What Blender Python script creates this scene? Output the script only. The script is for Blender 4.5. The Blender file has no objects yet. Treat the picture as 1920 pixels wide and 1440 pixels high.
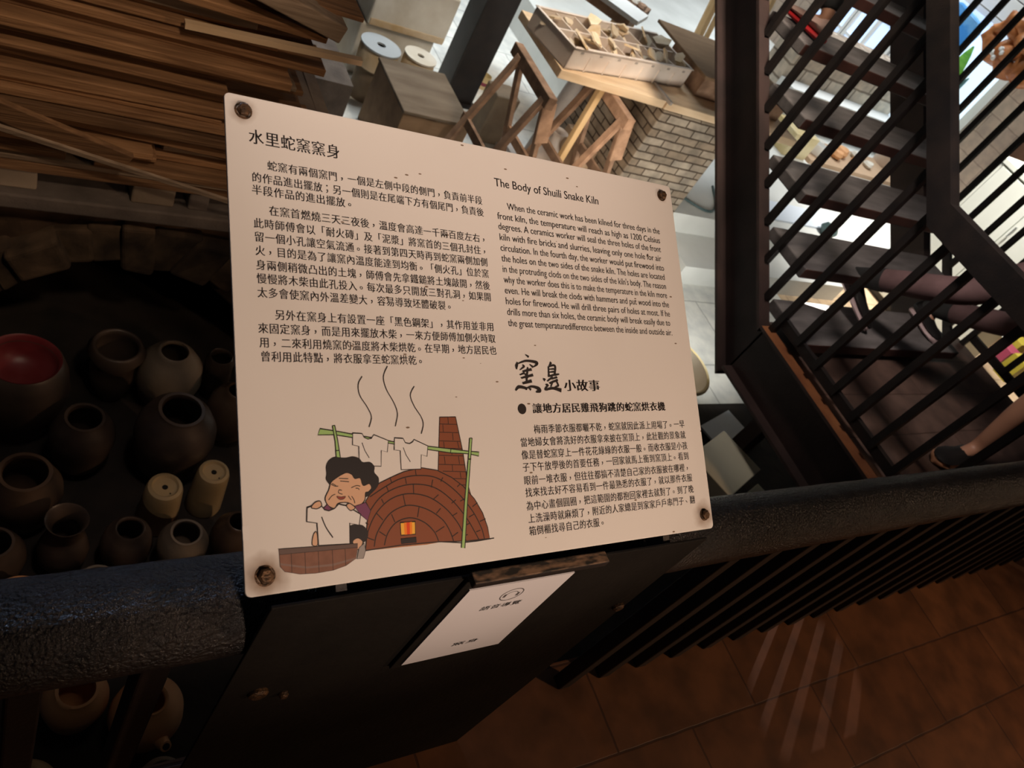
import bpy, bmesh, math, random
from mathutils import Vector, Matrix
from math import sin, cos, pi, radians, sqrt

scene = bpy.context.scene
COL = scene.collection
rnd = random.Random(7)

# ------------------------------------------------------------------ camera
cam_data = bpy.data.cameras.new('camera')
cam = bpy.data.objects.new('camera', cam_data)
COL.objects.link(cam)
RIGHT = Vector((0.82277, -0.35008, 0.44744))
DOWN = Vector((0.00478, -0.78341, -0.62148))
FWD = RIGHT.cross(DOWN)
cam.matrix_world = Matrix((
    (RIGHT.x, -DOWN.x, -FWD.x, 0.0),
    (RIGHT.y, -DOWN.y, -FWD.y, 0.0),
    (RIGHT.z, -DOWN.z, -FWD.z, 1.6),
    (0, 0, 0, 1)))
cam_data.sensor_width = 36.0
cam_data.lens = 1445.0 / 1920.0 * 36.0
cam_data.clip_start = 0.02
cam_data.clip_end = 60.0
cam_data.dof.use_dof = True
cam_data.dof.focus_distance = 1.05
cam_data.dof.aperture_fstop = 10.0
scene.camera = cam

# ------------------------------------------------------------------ exposure and world
scene.view_settings.view_transform = 'Standard'
scene.view_settings.look = 'None'
scene.view_settings.exposure = 0.0
scene.view_settings.gamma = 1.0
scene.view_settings.use_curve_mapping = False
world = bpy.data.worlds.new('dim_hall')
scene.world = world
world.use_nodes = True
world.node_tree.nodes['Background'].inputs['Color'].default_value = (0.55, 0.62, 0.8, 1)
world.node_tree.nodes['Background'].inputs['Strength'].default_value = 0.014

# ------------------------------------------------------------------ lights
def area(name, loc, target, power, size, color, spread=180, size_y=None):
    d = bpy.data.lights.new(name, 'AREA')
    d.energy = power
    d.size = size
    if size_y:
        d.shape = 'RECTANGLE'
        d.size_y = size_y
    d.color = color
    d.spread = radians(spread)
    o = bpy.data.objects.new(name, d)
    o.location = loc
    o.rotation_euler = (Vector(target) - Vector(loc)).to_track_quat('-Z', 'Y').to_euler()
    COL.objects.link(o)
    return o

def spot(name, loc, target, power, angle, color, radius=0.03, blend=0.4):
    d = bpy.data.lights.new(name, 'SPOT')
    d.energy = power
    d.spot_size = radians(angle)
    d.spot_blend = blend
    d.shadow_soft_size = radius
    d.color = color
    o = bpy.data.objects.new(name, d)
    o.location = loc
    o.rotation_euler = (Vector(target) - Vector(loc)).to_track_quat('-Z', 'Y').to_euler()
    COL.objects.link(o)
    return o

WARM = (1.0, 0.66, 0.40)
SOFT = (1.0, 0.80, 0.62)
COOL = (0.93, 0.98, 1.0)
spot('sign_lamp', (0.75, -1.75, 2.05), (0.52, 0.50, 1.06), 165, 29, (1.0, 0.73, 0.56), 0.10, 0.8)
spot('sign_top_spot', (0.40, 0.62, 3.2), (0.50, 0.86, 1.2), 46, 24, (1.0, 0.76, 0.64), 0.06, 1.0)
spot('walkway_lamp', (3.7, -1.8, 2.1), (1.8, -0.2, 0.0), 125, 80, (1.0, 0.62, 0.36), 0.08, 0.9)
spot('woodpile_spot', (0.5, 0.25, 2.35), (-0.02, 2.05, 0.46), 66, 42, (1.0, 0.74, 0.51), 0.08, 0.8)
area('pot_glow', (0.5, 0.9, 2.3), (0.3, 1.5, -0.6), 0.45, 0.5, (1.0, 0.84, 0.68), 70)  # dim fill added to lift the pots
area('workshop_overhead_fill', (3.0, 5.3, 3.4), (3.0, 5.0, -0.6), 62, 2.0, COOL, 85)  # cool area light added overhead; no window stands there
area('workshop_fill', (2.5, 1.9, 2.7), (3.1, 3.2, -0.3), 10, 0.4, (1.0, 0.84, 0.68), 62)  # warm fill added in front of the pier, no fitting there
area('tray_fill', (3.35, 4.1, 2.3), (3.1, 3.75, 0.2), 50, 0.3, (1.0, 0.95, 0.86), 62)  # fill added above tray and rear bench to brighten them
spot('mould_fill', (2.1, 2.5, 2.8), (2.15, 4.2, -0.45), 120, 42, (1.0, 0.84, 0.64), 0.08, 0.8)  # warm fill added for the fronts of the plaster blocks
area('under_landing_fill', (3.32, 1.66, 0.0), (3.62, 2.9, -0.62), 13, 0.25, (1.0, 0.985, 0.92), 112)  # added fill for the steps and pier front, not a real fitting
area('low_fill', (2.25, 2.35, 0.1), (3.2, 3.45, -0.25), 1.8, 0.25, (1.0, 0.82, 0.64), 80)  # unseen fill added for the pier's left face
area('far_hall_light', (6.9, 5.8, 3.6), (7.1, 6.0, 0.0), 68, 1.6, COOL, 95)
area('far_side_light', (5.7, 2.5, 3.2), (6.6, 2.6, 0.0), 58, 0.7, (1.0, 0.95, 0.88), 58)
area('landing_glow', (2.3, 1.25, 2.3), (3.9, 1.45, 0.0), 4.0, 0.3, (1.0, 0.86, 0.78), 56)  # fill added from the side to brighten the landing tiles
spot('stair_spot', (4.7, 2.0, 3.75), (1.99, 0.16, 0.0), 110, 4.9, (1.0, 0.72, 0.60), 0.02, 0.25)
area('sky_slit', (0.2, 3.6, 1.9), (0.2, 0.35, 0.8), 1.1, 0.5, (0.5, 0.66, 1.0), 40)

# ------------------------------------------------------------------ materials
def mat(name, col, rough=0.6, metal=0.0, col2=None, scale=6.0, stretch=(1, 1, 1), bump=0.0, bscale=60.0, rand=0.0,
        detail=5.0, lo=0.35, hi=0.68, emit=None, spec=0.5, coat=0.0):
    m = bpy.data.materials.new(name)
    m.use_nodes = True
    nt = m.node_tree
    N, L = nt.nodes, nt.links
    b = N['Principled BSDF']
    b.inputs['Roughness'].default_value = rough
    b.inputs['Metallic'].default_value = metal
    b.inputs['Specular IOR Level'].default_value = spec
    b.inputs['Coat Weight'].default_value = coat
    tc = N.new('ShaderNodeTexCoord')
    mp = N.new('ShaderNodeMapping')
    mp.inputs['Scale'].default_value = stretch
    L.new(tc.outputs['Object'], mp.inputs['Vector'])
    out = None
    if col2 is not None:
        nz = N.new('ShaderNodeTexNoise')
        nz.inputs['Scale'].default_value = scale
        nz.inputs['Detail'].default_value = detail
        L.new(mp.outputs['Vector'], nz.inputs['Vector'])
        if rand:
            oi = N.new('ShaderNodeObjectInfo')
            add = N.new('ShaderNodeVectorMath')
            add.operation = 'ADD'
            mul = N.new('ShaderNodeMath'); mul.operation = 'MULTIPLY'; mul.inputs[1].default_value = 37.0
            L.new(oi.outputs['Random'], mul.inputs[0])
            L.new(mp.outputs['Vector'], add.inputs[0])
            L.new(mul.outputs[0], add.inputs[1])
            L.new(add.outputs[0], nz.inputs['Vector'])
        rp = N.new('ShaderNodeValToRGB')
        rp.color_ramp.elements[0].position = lo
        rp.color_ramp.elements[1].position = hi
        rp.color_ramp.elements[0].color = (*col, 1)
        rp.color_ramp.elements[1].color = (*col2, 1)
        L.new(nz.outputs['Fac'], rp.inputs['Fac'])
        out = rp.outputs['Color']
    else:
        rgb = N.new('ShaderNodeRGB')
        rgb.outputs[0].default_value = (*col, 1)
        out = rgb.outputs[0]
    if rand:
        oi = N.new('ShaderNodeObjectInfo')
        mr = N.new('ShaderNodeMapRange')
        mr.inputs['To Min'].default_value = 1.0 - rand
        mr.inputs['To Max'].default_value = 1.0 + rand
        L.new(oi.outputs['Random'], mr.inputs['Value'])
        hs = N.new('ShaderNodeHueSaturation')
        L.new(out, hs.inputs['Color'])
        L.new(mr.outputs[0], hs.inputs['Value'])
        out = hs.outputs['Color']
    L.new(out, b.inputs['Base Color'])
    if bump:
        n2 = N.new('ShaderNodeTexNoise')
        n2.inputs['Scale'].default_value = bscale
        n2.inputs['Detail'].default_value = 4
        L.new(mp.outputs['Vector'], n2.inputs['Vector'])
        bp = N.new('ShaderNodeBump')
        bp.inputs['Strength'].default_value = bump
        bp.inputs['Distance'].default_value = 0.006
        L.new(n2.outputs['Fac'], bp.inputs['Height'])
        L.new(bp.outputs['Normal'], b.inputs['Normal'])
    if emit:
        b.inputs['Emission Color'].default_value = (*emit[0], 1)
        b.inputs['Emission Strength'].default_value = emit[1]
    return m

def brick_mat(name, c1, c2, mortar, bw, rh, msize, axes='xy', rough=0.8, offset=0.5, loc=(0, 0, 0), grime=None, bump=0.4, smooth=0.2):
    m = bpy.data.materials.new(name)
    m.use_nodes = True
    N, L = m.node_tree.nodes, m.node_tree.links
    b = N['Principled BSDF']
    b.inputs['Roughness'].default_value = rough
    tc = N.new('ShaderNodeTexCoord')
    sep = N.new('ShaderNodeSeparateXYZ')
    cmb = N.new('ShaderNodeCombineXYZ')
    L.new(tc.outputs['Object'], sep.inputs[0])
    idx = {'x': 0, 'y': 1, 'z': 2}
    src = []
    for a in axes:
        if a == 's':   # x + y, so both faces of a corner carry courses
            ad = N.new('ShaderNodeMath'); ad.operation = 'ADD'
            L.new(sep.outputs[0], ad.inputs[0]); L.new(sep.outputs[1], ad.inputs[1])
            src.append(ad.outputs[0])
        else:
            src.append(sep.outputs[idx[a]])
    L.new(src[0], cmb.inputs[0]); L.new(src[1], cmb.inputs[1])
    nzw = N.new('ShaderNodeTexNoise'); nzw.inputs['Scale'].default_value = 14
    L.new(tc.outputs['Object'], nzw.inputs['Vector'])
    wv = N.new('ShaderNodeVectorMath'); wv.operation = 'MULTIPLY_ADD'
    wv.inputs[1].default_value = (0.03 * rh / 0.06 * smooth,) * 3
    L.new(nzw.outputs['Color'], wv.inputs[0]); L.new(cmb.outputs[0], wv.inputs[2])
    mp = N.new('ShaderNodeMapping'); mp.inputs['Location'].default_value = loc
    L.new(wv.outputs[0], mp.inputs['Vector'])
    br = N.new('ShaderNodeTexBrick')
    br.offset = offset
    br.inputs['Scale'].default_value = 1.0
    br.inputs['Brick Width'].default_value = bw
    br.inputs['Row Height'].default_value = rh
    br.inputs['Mortar Size'].default_value = msize
    br.inputs['Mortar Smooth'].default_value = 0.3
    br.inputs['Color1'].default_value = (*c1, 1)
    br.inputs['Color2'].default_value = (*c2, 1)
    br.inputs['Mortar'].default_value = (*mortar, 1)
    L.new(mp.outputs[0], br.inputs['Vector'])
    nz = N.new('ShaderNodeTexNoise'); nz.inputs['Scale'].default_value = 9; nz.inputs['Detail'].default_value = 6
    L.new(tc.outputs['Object'], nz.inputs['Vector'])
    rp = N.new('ShaderNodeValToRGB')
    g = grime or 0.55
    rp.color_ramp.elements[0].color = (g, g, g, 1); rp.color_ramp.elements[0].position = 0.35
    rp.color_ramp.elements[1].color = (1.1, 1.08, 1.05, 1); rp.color_ramp.elements[1].position = 0.62
    L.new(nz.outputs['Fac'], rp.inputs['Fac'])
    mx = N.new('ShaderNodeMix'); mx.data_type = 'RGBA'; mx.blend_type = 'MULTIPLY'; mx.inputs[0].default_value = 1.0
    L.new(br.outputs['Color'], mx.inputs[6]); L.new(rp.outputs['Color'], mx.inputs[7])
    L.new(mx.outputs[2], b.inputs['Base Color'])
    inv = N.new('ShaderNodeMath'); inv.operation = 'SUBTRACT'; inv.inputs[0].default_value = 1.0
    L.new(br.outputs['Fac'], inv.inputs[1])
    bp = N.new('ShaderNodeBump'); bp.inputs['Strength'].default_value = bump; bp.inputs['Distance'].default_value = 0.008
    L.new(inv.outputs[0], bp.inputs['Height']); L.new(bp.outputs['Normal'], b.inputs['Normal'])
    return m

M = {}
M['ink'] = mat('printed_ink', (0.018, 0.012, 0.010), 0.6)
M['paper'] = mat('printed_white', (0.80, 0.77, 0.73), 0.5)
M['brick'] = mat('printed_brick', (0.25, 0.075, 0.032), 0.5)
M['clay'] = mat('printed_clay', (0.42, 0.17, 0.07), 0.5)
M['flame'] = mat('printed_yellow', (0.95, 0.50, 0.06), 0.5)
M['fire'] = mat('printed_orange', (0.95, 0.25, 0.02), 0.5)
M['ember'] = mat('printed_red', (0.80, 0.07, 0.01), 0.5)
M['char'] = mat('printed_black', (0.022, 0.018, 0.018), 0.5)
M['bamboo'] = mat('printed_green', (0.36, 0.58, 0.20), 0.5)
M['skin'] = mat('printed_skin', (0.72, 0.44, 0.28), 0.5)
M['lip'] = mat('printed_lip', (0.30, 0.06, 0.04), 0.5)
M['purple'] = mat('printed_purple', (0.20, 0.06, 0.13), 0.5)
M['shoe'] = mat('printed_grey', (0.35, 0.32, 0.30), 0.5)
M['wood'] = mat('printed_tub_brown', (0.20, 0.085, 0.05), 0.5, col2=(0.27, 0.12, 0.075), scale=60)
M['woodrim'] = mat('printed_tub_rim', (0.14, 0.09, 0.075), 0.5)
M['woodband'] = mat('printed_tub_band', (0.24, 0.15, 0.12), 0.5)

M['pipe'] = mat('tar_black_paint', (0.012, 0.011, 0.011), 0.25, col2=(0.026, 0.021, 0.018), scale=30, bump=0.9, bscale=240)
M['steel'] = mat('black_painted_steel', (0.010, 0.008, 0.008), 0.5, col2=(0.020, 0.014, 0.012), scale=12, bump=0.15, bscale=120)
M['board'] = mat('black_board', (0.008, 0.007, 0.006), 0.7, col2=(0.013, 0.011, 0.009), scale=7, bump=0.2, bscale=90, spec=0.15)
M['rust'] = mat('rusted_bolt', (0.05, 0.032, 0.02), 0.5, 0.6, col2=(0.16, 0.085, 0.04), scale=160, bump=0.4, bscale=300)
M['rubbed'] = mat('rubbed_edge', (0.02, 0.016, 0.012), 0.6, col2=(0.22, 0.13, 0.075), scale=40, stretch=(1, 3, 3), lo=0.42, hi=0.62)
M['card'] = mat('white_card', (0.74, 0.72, 0.74), 0.35)
M['greyprint'] = mat('grey_print', (0.10, 0.09, 0.09), 0.6)
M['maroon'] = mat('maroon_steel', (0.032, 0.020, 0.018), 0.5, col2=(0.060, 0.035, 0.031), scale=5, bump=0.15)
M['lit_flange_steel'] = mat('maroon_steel_lit_top', (0.19, 0.062, 0.024), 0.55, col2=(0.33, 0.125, 0.045), scale=7, bump=0.2)  # light on the beam's top flange put into the colour
M['tread'] = mat('stair_tread', (0.11, 0.10, 0.098), 0.6, col2=(0.175, 0.16, 0.157), scale=5, stretch=(1, 5, 5), bump=0.15)
M['treadedge'] = mat('stair_tread_front', (0.055, 0.022, 0.018), 0.45, col2=(0.095, 0.040, 0.031), scale=6)
M['concrete'] = mat('pale_concrete', (0.62, 0.63, 0.60), 0.75, col2=(0.74, 0.75, 0.72), scale=2.5, bump=0.1)
M['darkground'] = mat('ash_and_shade_ground', (0.012, 0.009, 0.007), 0.9, col2=(0.028, 0.020, 0.015), scale=7, bump=0.6, bscale=30)
M['kilnclay'] = mat('kiln_clay', (0.055, 0.030, 0.017), 0.95, col2=(0.16, 0.095, 0.052), scale=5, bump=1.0, bscale=18)
M['archstone'] = mat('kiln_rubble', (0.028, 0.017, 0.010), 0.95, col2=(0.12, 0.075, 0.043), scale=9, bump=0.9, bscale=25, rand=0.4)
M['slab'] = mat('kiln_slab', (0.075, 0.060, 0.052), 0.85, col2=(0.13, 0.105, 0.09), scale=9, bump=0.5)
M['plank'] = mat('rough_plank', (0.13, 0.062, 0.026), 0.8, col2=(0.34, 0.185, 0.088), scale=5, stretch=(0.9, 9, 14), bump=0.5, bscale=14, rand=0.42, lo=0.3, hi=0.72)
M['greyplank'] = mat('weathered_plank', (0.19, 0.135, 0.092), 0.85, col2=(0.33, 0.25, 0.18), scale=5, stretch=(0.9, 9, 14), bump=0.4, bscale=14, rand=0.3)
M['glaze_dark'] = mat('dark_stoneware', (0.050, 0.036, 0.030), 0.38, col2=(0.11, 0.078, 0.060), scale=6, bump=0.12, rand=0.25)
M['glaze_brown'] = mat('brown_stoneware', (0.075, 0.045, 0.030), 0.35, col2=(0.15, 0.10, 0.068), scale=6, bump=0.12, rand=0.25)
M['bisque'] = mat('pale_stoneware', (0.19, 0.145, 0.105), 0.6, col2=(0.29, 0.23, 0.17), scale=5, bump=0.15, rand=0.2)
M['redglaze'] = mat('red_glaze', (0.16, 0.013, 0.017), 0.4, col2=(0.24, 0.045, 0.05), scale=8)
M['terracotta'] = mat('pale_terracotta', (0.60, 0.29, 0.12), 0.7, col2=(0.72, 0.40, 0.20), scale=6, bump=0.1)
M['cream_pot'] = mat('cream_flowerpot', (0.42, 0.30, 0.15), 0.65, col2=(0.52, 0.40, 0.23), scale=7, bump=0.1)
M['dipped'] = mat('brown_dip', (0.085, 0.045, 0.026), 0.5, col2=(0.13, 0.075, 0.045), scale=7)
M['hole'] = mat('hole_shade', (0.006, 0.005, 0.004), 0.95)  # near-black colour painted for the shade inside small holes
M['plaster'] = mat('dusty_plaster', (0.56, 0.52, 0.44), 0.85, col2=(0.74, 0.72, 0.66), scale=4, bump=0.25, bscale=25)
M['plasterwarm'] = mat('plaster_seam', (0.50, 0.36, 0.20), 0.9, col2=(0.66, 0.55, 0.40), scale=9)
M['discblue'] = mat('pale_grey_disc', (0.36, 0.40, 0.43), 0.6)
M['boxwood'] = mat('dusty_box_wood', (0.115, 0.083, 0.053), 0.8, col2=(0.18, 0.14, 0.10), scale=3, stretch=(1, 4, 4), bump=0.15)
M['boxwood_dark'] = mat('box_wood_side', (0.20, 0.12, 0.065), 0.8, col2=(0.29, 0.185, 0.105), scale=3, stretch=(1, 4, 4), bump=0.15)
M['trestle'] = mat('trestle_timber', (0.20, 0.115, 0.070), 0.8, col2=(0.36, 0.22, 0.14), scale=5, stretch=(3, 3, 3), bump=0.3, rand=0.2)
M['palewood'] = mat('pale_pine', (0.66, 0.47, 0.29), 0.65, col2=(0.80, 0.62, 0.42), scale=3, stretch=(1, 6, 6), bump=0.1)
M['yellowwood'] = mat('yellow_pine', (0.52, 0.34, 0.16), 0.65, col2=(0.64, 0.45, 0.24), scale=3, stretch=(4, 4, 1), bump=0.1)
M['tray'] = mat('stained_tray_plastic', (0.66, 0.55, 0.47), 0.5, col2=(0.78, 0.70, 0.63), scale=5)
M['shard'] = mat('buff_shard', (0.62, 0.44, 0.24), 0.8, col2=(0.86, 0.76, 0.60), scale=9, rand=0.3)
M['whitepot'] = mat('unglazed_white_clay', (0.66, 0.54, 0.45), 0.7, col2=(0.74, 0.63, 0.54), scale=5)
M['yellowglaze'] = mat('straw_glaze', (0.62, 0.48, 0.22), 0.45, col2=(0.74, 0.64, 0.40), scale=5)
M['creamglaze'] = mat('cream_inner', (0.70, 0.62, 0.50), 0.5)
M['creambox'] = mat('cream_box', (0.60, 0.57, 0.42), 0.6, col2=(0.68, 0.65, 0.50), scale=3)
M['sheet'] = mat('bluish_paper', (0.66, 0.72, 0.80), 0.6)
M['cable'] = mat('slate_cable', (0.06, 0.10, 0.10), 0.5)
M['metalgrey'] = mat('grey_log_bark', (0.34, 0.29, 0.25), 0.75, col2=(0.45, 0.40, 0.36), scale=6, bump=0.4)
M['darkmug'] = mat('olive_brown_block', (0.16, 0.115, 0.075), 0.8, col2=(0.24, 0.18, 0.12), scale=6, bump=0.3)
M['cardboard'] = mat('brown_cardboard', (0.40, 0.27, 0.17), 0.8, col2=(0.46, 0.32, 0.21), scale=3)
M['white'] = mat('bright_white_paint', (0.80, 0.80, 0.78), 0.5)
M['cabinet'] = mat('ivory_cabinet', (0.60, 0.62, 0.56), 0.45, col2=(0.64, 0.66, 0.60), scale=2)
M['chrome'] = mat('chrome', (0.7, 0.7, 0.7), 0.18, 1.0)
M['panelwood'] = mat('brown_panel_wood', (0.10, 0.045, 0.025), 0.5, col2=(0.20, 0.095, 0.05), scale=4, stretch=(3, 3, 0.6))
M['bluebag'] = mat('blue_plastic_sheet', (0.06, 0.28, 0.72), 0.25, col2=(0.30, 0.62, 0.90), scale=5, bump=0.5, bscale=9, lo=0.4, hi=0.7)
M['leaf'] = mat('broad_green_leaf', (0.06, 0.26, 0.03), 0.4, col2=(0.20, 0.50, 0.08), scale=6, stretch=(1, 1, 4))
M['bluegreen'] = mat('pale_teal_leaf', (0.20, 0.42, 0.42), 0.4, col2=(0.42, 0.62, 0.66), scale=8)
M['carved'] = mat('orange_carved_wood', (0.30, 0.085, 0.02), 0.4, col2=(0.62, 0.25, 0.09), scale=11, bump=0.8, bscale=20)
M['pink'] = mat('pink_carton', (0.24, 0.035, 0.07), 0.5)
M['yellow'] = mat('yellow_carton', (0.34, 0.28, 0.03), 0.5)
M['blackcloth'] = mat('black_cloth', (0.012, 0.012, 0.012), 0.85, col2=(0.02, 0.02, 0.02), scale=20)
M['greycloth'] = mat('grey_cloth', (0.10, 0.095, 0.085), 0.85, col2=(0.15, 0.14, 0.13), scale=12)
M['mauvecloth'] = mat('mauve_brown_cloth', (0.10, 0.055, 0.055), 0.85, col2=(0.14, 0.08, 0.08), scale=12)
M['human'] = mat('human_skin', (0.40, 0.20, 0.125), 0.5, col2=(0.46, 0.24, 0.15), scale=9)
M['hair'] = mat('black_hair', (0.010, 0.008, 0.007), 0.45)
M['sole'] = mat('pale_rubber_sole', (0.48, 0.36, 0.36), 0.6)
M['shoeblack'] = mat('black_shoe', (0.009, 0.008, 0.008), 0.6, spec=0.3)
M['shoepink'] = mat('pinkish_shoe', (0.42, 0.28, 0.24), 0.55)
M['redtrim'] = mat('red_trim', (0.45, 0.012, 0.016), 0.5)
M['tan_sole'] = mat('tan_sole', (0.40, 0.19, 0.10), 0.6)
M['eye'] = mat('eye_white', (0.8, 0.78, 0.75), 0.3)
M['tile'] = brick_mat('brown_floor_tile', (0.150, 0.058, 0.022), (0.200, 0.085, 0.036), (0.085, 0.036, 0.018), 0.5, 0.2303, 0.0035, 'xy', 0.5, grime=0.6, bump=0.25, smooth=0.05)
M['landingtile'] = brick_mat('brown_tile_cool_lit', (0.100, 0.060, 0.048), (0.135, 0.088, 0.072), (0.060, 0.032, 0.024), 0.9, 0.2303, 0.0035, 'xy', 0.5, grime=0.65, bump=0.25, smooth=0.05)  # brown floor tile again, the landing's cooler light put into its colour
M['pierbrick'] = brick_mat('pale_old_brick', (0.29, 0.22, 0.155), (0.42, 0.355, 0.28), (0.085, 0.058, 0.038), 0.166, 0.052, 0.0055, 'sz', 0.9, grime=0.6, bump=0.9, smooth=0.32)
M['farbrick'] = brick_mat('far_buff_brick', (0.58, 0.48, 0.38), (0.70, 0.62, 0.52), (0.28, 0.22, 0.17), 0.42, 0.16, 0.012, 'xz', 0.9, grime=0.75, bump=0.6)
M['walltile'] = brick_mat('buff_wall_tile', (0.46, 0.36, 0.29), (0.54, 0.43, 0.34), (0.33, 0.25, 0.20), 0.36, 0.20, 0.006, 'yz', 0.6, grime=0.85, bump=0.25)
M['slabfloor'] = brick_mat('pale_floor_slab', (0.66, 0.67, 0.64), (0.71, 0.72, 0.69), (0.40, 0.41, 0.39), 0.75, 0.55, 0.006, 'xy', 0.7, grime=0.85, bump=0.2, smooth=0.05, loc=(0.22, 0.12, 0))
M['tanfloor'] = brick_mat('tan_floor', (0.44, 0.32, 0.20), (0.50, 0.37, 0.24), (0.30, 0.21, 0.13), 0.4, 0.4, 0.006, 'xy', 0.6, grime=0.75, bump=0.2, smooth=0.05)

def sign_material():
    m = bpy.data.materials.new('off_white_sign_panel')
    m.use_nodes = True
    N, L = m.node_tree.nodes, m.node_tree.links
    b = N['Principled BSDF']
    b.inputs['Roughness'].default_value = 0.42
    tc = N.new('ShaderNodeTexCoord')
    base = N.new('ShaderNodeRGB'); base.outputs[0].default_value = (0.80, 0.76, 0.71, 1)
    cur = base.outputs[0]
    def mix(cur, fac, col):
        x = N.new('ShaderNodeMix'); x.data_type = 'RGBA'
        L.new(fac, x.inputs[0]); L.new(cur, x.inputs[6]); x.inputs[7].default_value = (*col, 1)
        return x.outputs[2]
    # faint grime
    nz = N.new('ShaderNodeTexNoise'); nz.inputs['Scale'].default_value = 5; nz.inputs['Detail'].default_value = 6
    L.new(tc.outputs['Object'], nz.inputs['Vector'])
    mr = N.new('ShaderNodeMapRange'); mr.inputs[1].default_value = 0.5; mr.inputs[2].default_value = 0.8; mr.inputs[4].default_value = 0.25
    L.new(nz.outputs['Fac'], mr.inputs[0])
    cur = mix(cur, mr.outputs[0], (0.66, 0.60, 0.53))
    # small slanted flecks
    mp = N.new('ShaderNodeMapping'); mp.inputs['Rotation'].default_value = (0, 0, 0.9); mp.inputs['Scale'].default_value = (38, 95, 38)
    L.new(tc.outputs['Object'], mp.inputs['Vector'])
    vo = N.new('ShaderNodeTexVoronoi'); vo.inputs['Scale'].default_value = 1.0
    L.new(mp.outputs[0], vo.inputs['Vector'])
    lt = N.new('ShaderNodeMath'); lt.operation = 'LESS_THAN'; lt.inputs[1].default_value = 0.09
    L.new(vo.outputs['Distance'], lt.inputs[0])
    sp = N.new('ShaderNodeSeparateColor'); L.new(vo.outputs['Color'], sp.inputs[0])
    gt = N.new('ShaderNodeMath'); gt.operation = 'GREATER_THAN'; gt.inputs[1].default_value = 0.83
    L.new(sp.outputs[0], gt.inputs[0])
    mu = N.new('ShaderNodeMath'); mu.operation = 'MULTIPLY'
    L.new(lt.outputs[0], mu.inputs[0]); L.new(gt.outputs[0], mu.inputs[1])
    cur = mix(cur, mu.outputs[0], (0.20, 0.13, 0.08))
    # rust stains round the four bolts
    for (x, y, r, k) in ((.0183, .4795, .016, .65), (.6133, .4791, .013, .4), (.6179, .0197, .022, .9), (.0187, .0175, .026, 1.0)):
        vd = N.new('ShaderNodeVectorMath'); vd.operation = 'DISTANCE'
        vd.inputs[1].default_value = (x, y, 0)
        n3 = N.new('ShaderNodeTexNoise'); n3.inputs['Scale'].default_value = 60
        L.new(tc.outputs['Object'], n3.inputs['Vector'])
        ma = N.new('ShaderNodeVectorMath'); ma.operation = 'MULTIPLY_ADD'
        ma.inputs[1].default_value = (0.014, 0.014, 0)
        L.new(n3.outputs['Color'], ma.inputs[0]); 
        sb = N.new('ShaderNodeVectorMath'); sb.operation = 'SUBTRACT'; sb.inputs[1].default_value = (0.007, 0.007, 0)
        L.new(tc.outputs['Object'], sb.inputs[0]); L.new(sb.outputs[0], ma.inputs[2])
        L.new(ma.outputs[0], vd.inputs[0])
        mr2 = N.new('ShaderNodeMapRange'); mr2.inputs[1].default_value = 0.005; mr2.inputs[2].default_value = r
        mr2.inputs[3].default_value = k; mr2.inputs[4].default_value = 0.0
        L.new(vd.outputs['Value'], mr2.inputs[0])
        cur = mix(cur, mr2.outputs[0], (0.24, 0.13, 0.055))
    L.new(cur, b.inputs['Base Color'])
    return m
M['sign'] = sign_material()

# ------------------------------------------------------------------ mesh helpers
ORIG = {}

def tag(o, label=None, cat=None, group=None, kind=None):
    if label: o['label'] = label
    if cat: o['category'] = cat
    if group: o['group'] = group
    if kind: o['kind'] = kind
    return o

def empty(name, loc, label, cat, group=None, kind=None):
    o = bpy.data.objects.new(name, None)
    o.empty_display_size = 0.1
    COL.objects.link(o)
    o.location = loc
    ORIG[o.name] = Vector(loc)
    return tag(o, label, cat, group, kind)

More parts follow.
